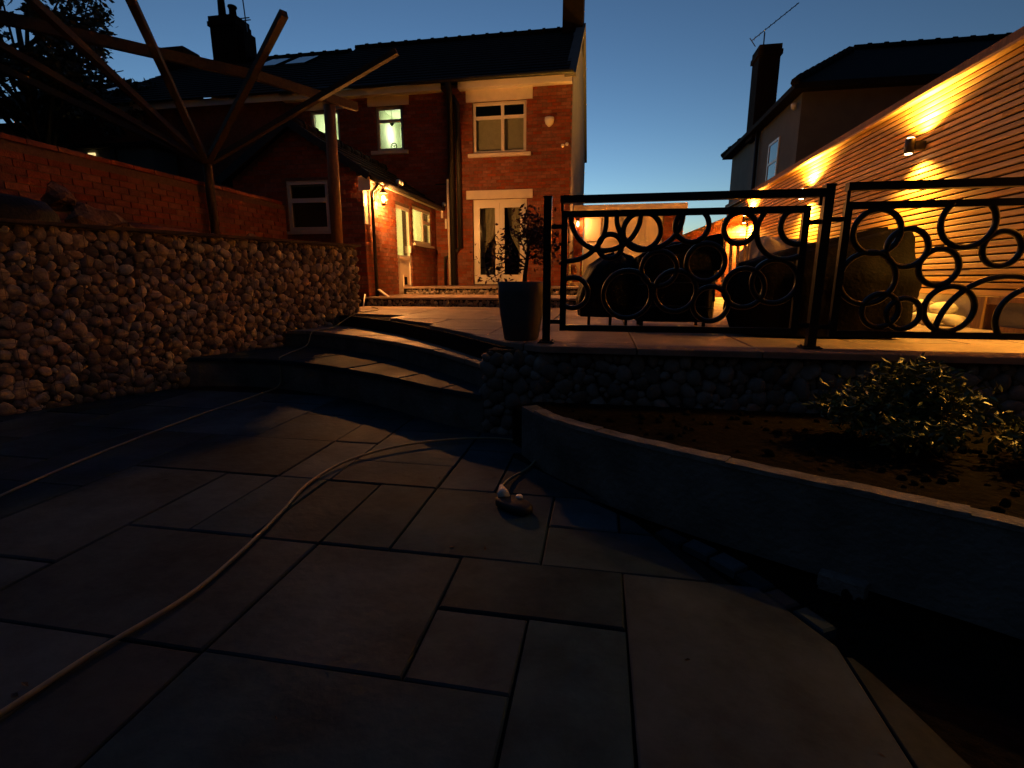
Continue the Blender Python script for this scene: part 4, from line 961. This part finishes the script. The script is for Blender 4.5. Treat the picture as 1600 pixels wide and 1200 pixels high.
for sx in (-.22, .22):
    MB().tube([(chx + sx, chy - .22, T), (chx + sx, chy - .22, T + .62)], 0.016, 8).build('leg', M['rattan'], chr_, True); MB().tube([(chx + sx, chy + .22, T), (chx + sx * 1.05, chy + .30, T + .92)], 0.016, 8).build('leg', M['rattan'], chr_, True)
    MB().tube([(chx + sx, chy - .24, T + .62), (chx + sx, chy + .27, T + .64)], 0.018, 8).build('armrest', M['rattan'], chr_, True)
for k in range(7): MB().box(chx - .21, chx + .21, chy - .22 + k * .063, chy - .17 + k * .063, T + .40, T + .42).build('seat_slat', M['rattan'], chr_)
for k in range(6): MB().bar((chx - .19 + k * .076, chy + .22, T + .44), (chx - .19 + k * .076, chy + .30, T + .90), 0.035, 0.012, (0, 1, 0)).build('back_slat', M['rattan'], chr_)
MB().tube([(chx - .23, chy + .30, T + .92), (chx + .23, chy + .30, T + .92)], 0.02, 8).build('top_rail', M['rattan'], chr_, True)

# ---- foliage helper
def leaves(m, pts, size, rng, asp=0.45, droop=0.0):
    for p in pts:
        s = size * rng.uniform(.6, 1.25); d = Vector((rng.gauss(0, 1), rng.gauss(0, 1), rng.gauss(0, .7) - droop)).normalized(); a = d.orthogonal().normalized()
        a.rotate(Matrix.Rotation(rng.uniform(0, 6.28), 3, d)); b = d.cross(a); p = Vector(p); k = len(m.v)
        m.v += [tuple(p), tuple(p + d * s * .5 + a * s * asp * .5 + b * s * .06), tuple(p + d * s), tuple(p + d * s * .5 - a * s * asp * .5 + b * s * .06)]
        m.f.append((k, k + 1, k + 2, k + 3))
# potted acer beside the fence
pot = thing('plant_pot', (-.625, 3.97, T), 'tall charcoal tapered pot at the left end of the fence', 'pot')
MB().lathe([(0.125, 0), (0.135, .01), (0.165, .20), (0.178, .36), (0.182, .45), (0.172, .455), (0.165, .43), (0.16, .40)], (-.625, 3.97, T), 40, 3.4).build('shell', M['pot'], pot, True)
MB().lathe([(0.155, 0), (0.155, .012)], (-.625, 3.97, T + .395), 24, 3.2).build('compost', M['soil'], pot)
rng = random.Random(6); ac = thing('potted_acer', (-.60, 3.97, T + .40), 'small sparse red-leaved tree growing in the charcoal pot', 'tree')
tr = MB(); bx, by, bz = -.605, 3.97, T + .40
tr.tube([(bx, by, bz), (bx + .005, by, bz + .10), (bx + .02, by + .01, bz + .22), (bx + .035, by, bz + .34)], [.022, .017, .014, .010], 8)
tips = []
for (dx, dy, dz, st) in ((-.34, .02, .27, .18), (-.22, -.05, .34, .22), (-.12, .05, .44, .26), (.04, 0, .55, .34), (.16, .04, .47, .30), (.22, -.04, .34, .26), (.20, .05, .24, .22), (.10, -.06, .42, .28), (-.28, .06, .18, .16), (.14, .06, .40, .3), (-.30, 0, .06, .15)):
    p0 = Vector((bx + .02, by, bz + st)); p2 = Vector((bx + dx, by + dy * 2, bz + dz)); p1 = p0.lerp(p2, .5) + Vector((0, 0, .05))
    tr.tube([p0, p1, p2], [.006, .0045, .002], 5); tips.append((p0, p1, p2))
tr.build('trunk', M['bark'], ac, True)
lf = MB()
for p0, p1, p2 in tips:
    pts = []
    for k in range(150 if p2.x > bx else 60):
        t = rng.uniform(.35, 1.1); c = p0.lerp(p1, t * 2) if t < .5 else p1.lerp(p2, t * 2 - 1); pts.append(c + Vector((rng.gauss(0, .05), rng.gauss(0, .06), rng.gauss(0, .045))))
    leaves(lf, pts, .046, rng, .42, .35)
lf.build('crown', M['leafr'], ac)
# shrubs in the planter
def shrub(name, c, rx, ry, rz, n, lab, seed, m='leafs', size=.05):
    rng = random.Random(seed); t = thing(name, (c[0], c[1], .27), lab, 'shrub', 'shrubs in the planter'); st = MB(); lf = MB(); pts = []
    for k in range(22):
        a = rng.uniform(0, 6.28); e = rng.uniform(.1, 1.0); q = Vector((c[0] + rx * e * math.cos(a), c[1] + ry * e * math.sin(a), .27 + rz * (1.05 - .55 * e * e) * rng.uniform(.65, 1.05)))
        p = Vector((c[0] + rng.uniform(-.06, .06), c[1] + rng.uniform(-.05, .05), .25)); mid = p.lerp(q, .55) + Vector((0, 0, .04)); st.tube([p, mid, q], [.007, .005, .002], 5)
        for j in range(n // 22):
            s = rng.uniform(.4, 1.05); b = p.lerp(mid, s * 2) if s < .5 else mid.lerp(q, s * 2 - 1); pts.append(b + Vector((rng.gauss(0, .05), rng.gauss(0, .05), rng.gauss(0, .035))))
    leaves(lf, pts, size, rng, .42); st.build('stems', M['bark'], t, True); lf.build('foliage', M[m], t)
shrub('planter_shrub', (1.66, 2.90), .42, .32, .43, 5600, 'rounded yellow-green shrub catching lamplight in the planter', 3)
shrub('planter_shrub', (2.25, 2.60), .36, .30, .27, 3200, 'lower dark glossy shrub at the right edge of the planter', 4)

# ---- left boundary: brick garden wall, rubble, pergola, tree
XB = -5.8
bwl = thing('brick_garden_wall', (XB, 5, 1.6), 'long red brick garden wall behind the gabion on the left', 'wall')
MB().box(XB - .22, XB - .004, 1.5, 8.75, 0.6, 2.50).build('wall', M['mortar'], bwl)
bm_ = MB(); random.seed(9)
for a, b, z0, z1 in brick_list(1.5, 8.74, 1.58, 2.46, []):
    q = random.uniform(-.004, .004); bm_.box(XB - .012 + q, XB + .006 + q, a, b, z0, z1)
tag(bm_.build('brick_courses', M['brickold'], bwl), kind='stuff')
me = MB().prism([(-.125, -.145), (.125, -.145), (.125, .145), (-.125, .145)], 0, .055, .008).mesh('coping_brick', M['brick1'])
for k in range(24): inst('coping_brick', me, bwl, (XB - .11, 1.65 + k * .298, 2.503), (random.uniform(-.01, .01), random.uniform(-.02, .02), random.uniform(-.02, .02)))
random.seed(15)
for k, (x, y, z, r, lab) in enumerate(((-5.15, 4.50, 1.74, .15, 'largest pale rubble block heaped on top of the gabion bed'), (-5.28, 4.30, 1.93, .11, 'tilted rubble block topmost of the heap above the gabion'), (-5.05, 4.72, 1.68, .09, 'small rubble block at the right foot of the heap above the gabion'), (-5.45, 4.62, 1.72, .12, 'half-hidden rubble block behind the heap above the gabion'), (-4.95, 6.55, 1.69, .10, 'lone rubble block behind the gabion near the brick wall end'), (-5.2, 6.2, 1.67, .08, 'small rubble stone behind the gabion coping'))):
    me = PEBR[k]
    o = inst('rubble_block', me, None, (x, y, z), (random.uniform(-.4, .4), random.uniform(-.4, .4), random.uniform(0, 6)), (r * 1.25, r, r * .95)); tag(o, lab, 'stone', 'rubble on the raised bed')
lg = MB().tube([(-5.45, 5.0, 1.72), (-5.40, 6.1, 1.70)], 0.10, 12); tag(lg.build('fallen_pipe', M['brickold'], None, True), 'dull red clay pipe lying along the garden wall behind the gabion', 'pipe')
bx_ = thing('dark_tarp_pile', (-5.3, 3.75, 1.6), 'dark blue-grey covered pile at the left edge above the gabion', 'pile')
pl = MB()
for z, hx, hy in ((1.58, .36, .42), (1.75, .35, .40), (1.86, .28, .33), (1.90, .12, .14)):
    for j in range(28):
        t = 2 * math.pi * j / 28; c, s = math.cos(t), math.sin(t); k = 1 / ((abs(c) ** 3 + abs(s) ** 3) ** (1 / 3)); f = 1 + .10 * noise.noise(Vector((c * 2, s * 2, z * 5)))
        pl.v.append((-5.32 + c * k * hx * f, 3.75 + s * k * hy * f, z))
for i in range(3):
    for j in range(28): pl.f.append((i * 28 + j, i * 28 + (j + 1) % 28, (i + 1) * 28 + (j + 1) % 28, (i + 1) * 28 + j))
pl.f.append(tuple(84 + j for j in range(28))); pl.build('tarp', M['cover'], bx_, True)

perg = thing('fan_pergola', (-4.0, 7.25, 1.6), 'timber fan pergola of radiating poles over the raised bed on the left', 'pergola')
HUB = Vector((-5.68, 6.79, 2.80))
MB().tube([(-3.98, 7.24, 1.55), (-3.96, 7.25, 3.62)], [.085, .078], 14).build('front_post', M['postwood'], perg, True)
MB().tube([(HUB.x, HUB.y, 1.55), (HUB.x, HUB.y, 2.86)], .06, 12).build('hub_post', M['timber'], perg, True)
MB().tube([(-6.05, 4.35, 1.5), (-6.05, 4.35, 3.62)], .07, 12).build('side_post', M['timber'], perg, True)
MB().bar((-3.72, 7.62, 3.70), (-4.35, 6.20, 3.66), .06, .115).build('beam', M['timber'], perg); MB().bar((-4.33, 6.26, 3.665), (-6.3, 4.10, 3.68), .062, .113).build('beam', M['timber'], perg)
def spoke(end, w=.075, k=1.0):
    e = Vector(end); MB().bar(HUB + (e - HUB) * .02, e, w, w * .95).build('spoke', M['timber'], perg)
for e in ((-4.10, 4.05, 3.86), (-5.12, 3.82, 3.82), (-6.35, 3.85, 3.80), (-7.15, 4.5, 3.75), (-3.33, 5.30, 3.85), (-2.72, 6.80, 4.05)): spoke(e)

def tree(name, c, r, H0, n, lab, seed, m='leafd', size=.16):
    rng = random.Random(seed); t = thing(name, (c[0], c[1], .69), lab, 'tree'); tr = MB(); lf = MB(); pts = []
    tr.tube([(c[0], c[1], .6), (c[0] + .1, c[1], H0 * .5), (c[0], c[1], H0), (c[0], c[1], c[2] + r * .4)], [.22, .17, .13, .05], 10)
    for k in range(46):
        a = rng.uniform(0, 6.28); e = rng.uniform(-.5, 1.0); rr = r * rng.uniform(.7, 1.05); q = Vector((c[0] + rr * math.cos(a) * math.sqrt(max(0, 1 - e * e * .8)), c[1] + rr * math.sin(a) * math.sqrt(max(0, 1 - e * e * .8)), c[2] + rr * e * .85))
        p = Vector((c[0], c[1], rng.uniform(H0 * .8, c[2] + r * .2))); mid = p.lerp(q, .5) + Vector((0, 0, .2)); tr.tube([p, mid, q], [.06, .035, .01], 5)
        for g_ in range(5):
            b = mid.lerp(q, rng.uniform(0, 1.1)) + Vector((rng.gauss(0, .25), rng.gauss(0, .25), rng.gauss(0, .2)))
            for j in range(n // 230): pts.append(b + Vector((rng.gauss(0, .13), rng.gauss(0, .13), rng.gauss(0, .10))))
    leaves(lf, pts, size, rng, .6, .2); tr.build('trunk', M['bark'], t, True); lf.build('crown', M[m], t)
tree('leafy_tree', (-14.6, 11.6, 6.5), 2.5, 4.0, 12000, 'dark leafy tree against the dusk sky at the upper left', 12)

# ---- cables on the patio
def cable(name, pts, r, m, lab, parts=None):
    t = thing(name, pts[0], lab, 'cable'); MB().tube(spline(pts, 8), r, 8).build('flex', m, t, True); return t
c1 = cable('extension_cable', [(-1.60, .70, .012), (-1.56, .87, .012), (-1.53, 1.11, .012), (-1.47, 1.41, .012), (-1.49, 1.72, .012), (-1.55, 2.08, .012), (-1.62, 2.44, .014), (-1.57, 2.79, .02), (-1.36, 3.08, .03), (-1.05, 3.29, .03), (-.75, 3.39, .025), (-.52, 3.37, .018), (-.385, 3.17, .014), (-.40, 2.91, .014), (-.48, 2.70, .02), (-.505, 2.50, .045)], .0085, M['cable'], 'thick pale cable looping across the middle of the lower patio')
plug = MB(); plug.tube([(-.505, 2.51, .048), (-.49, 2.46, .05), (-.475, 2.41, .05), (-.465, 2.375, .046)], [.011, .020, .031, .033], 12); plug.build('plug_body', M['stonewhite'], c1, True)
sk = thing('socket_block', (-.40, 2.34, 0), 'black rubber socket block lying at the end of the thick cable', 'socket')
sb = MB(); sb.lathe([(0.05, 0), (0.058, .008), (0.058, .035), (0.05, .045)], (0, 0, 0), 24, 2.6)
sb.v = [(-.405 + x * 1.9 * math.cos(-.55) - y * math.sin(-.55), 2.335 + x * 1.9 * math.sin(-.55) + y * math.cos(-.55), z + .004) for x, y, z in sb.v]; sb.build('body', M['rubber'], sk, True)
MB().lathe([(0.018, 0), (0.02, .012), (0.014, .02)], (-.385, 2.385, .04), 10).build('clip', M['white'], sk, True)
cable('rope_lead', [(-3.10, 1.70, .010), (-3.18, 1.99, .010), (-3.31, 2.63, .010), (-3.40, 3.55, .010), (-3.42, 4.40, .010), (-3.40, 4.74, .05), (-3.42, 4.80, .30), (-3.45, 4.86, .325), (-3.58, 5.25, .322), (-3.60, 5.62, .36), (-3.60, 5.74, .50), (-3.59, 5.85, .522), (-3.54, 6.15, .53), (-3.42, 6.42, .66), (-3.36, 6.55, .702), (-3.45, 7.4, .70), (-3.9, 8.1, .70)], .0075, M['cable'], 'thin pale lead running down the curved steps and across the patio')
# dead leaves and grit on the patio
dl = MB(); rng = random.Random(44); pts = [(rng.uniform(-3.5, .9), rng.uniform(.8, 4.2), .006) for _ in range(40)]
leaves(dl, [p for p in pts if p[0] < -.3 or p[1] < 1.7], .03, rng); dl.v = [(x, y, max(.004, min(z, .012))) for x, y, z in dl.v]
tag(dl.build('dead_leaves', M['bark']), 'scattered dry leaves and grit lying on the lower patio slabs', 'leaves', kind='stuff')

# clods and grit in the planter and in the strip beside the patio
cl = MB(); rng = random.Random(61)
from mathutils import Euler
for k in range(520):
    if k < 380:
        x, y, z = rng.uniform(-.2, 3.2), rng.uniform(1.2, 3.5), .27
        near = min(PW, key=lambda p: abs(p.x - x))
        if y < near.y + .16: continue
    else:
        t = rng.uniform(0, 1); i = int(6 + t * 22); p = PEDGE[i]; x, y, z = p.x + rng.uniform(.05, .5), p.y + rng.uniform(.02, .3), -.09
        near = min(PW, key=lambda q: abs(q.x - x))
        if y > near.y - .04: continue
    r = rng.uniform(.006, .024); me = PEB[k % 8]; mt = Matrix.Translation((x, y, z + r * .3)) @ Euler((rng.uniform(0, 6), rng.uniform(0, 6), 0)).to_matrix().to_4x4() @ Matrix.Diagonal((r * 1.2, r, r * .8, 1)); b = len(cl.v)
    cl.v += [tuple(mt @ v.co) for v in me.vertices]; cl.f += [tuple(b + q for q in p.vertices) for p in me.polygons]
tag(cl.build('soil_clods', M['soil'], None, True), 'clods and grit scattered over the dark planter soil', 'soil', kind='stuff')
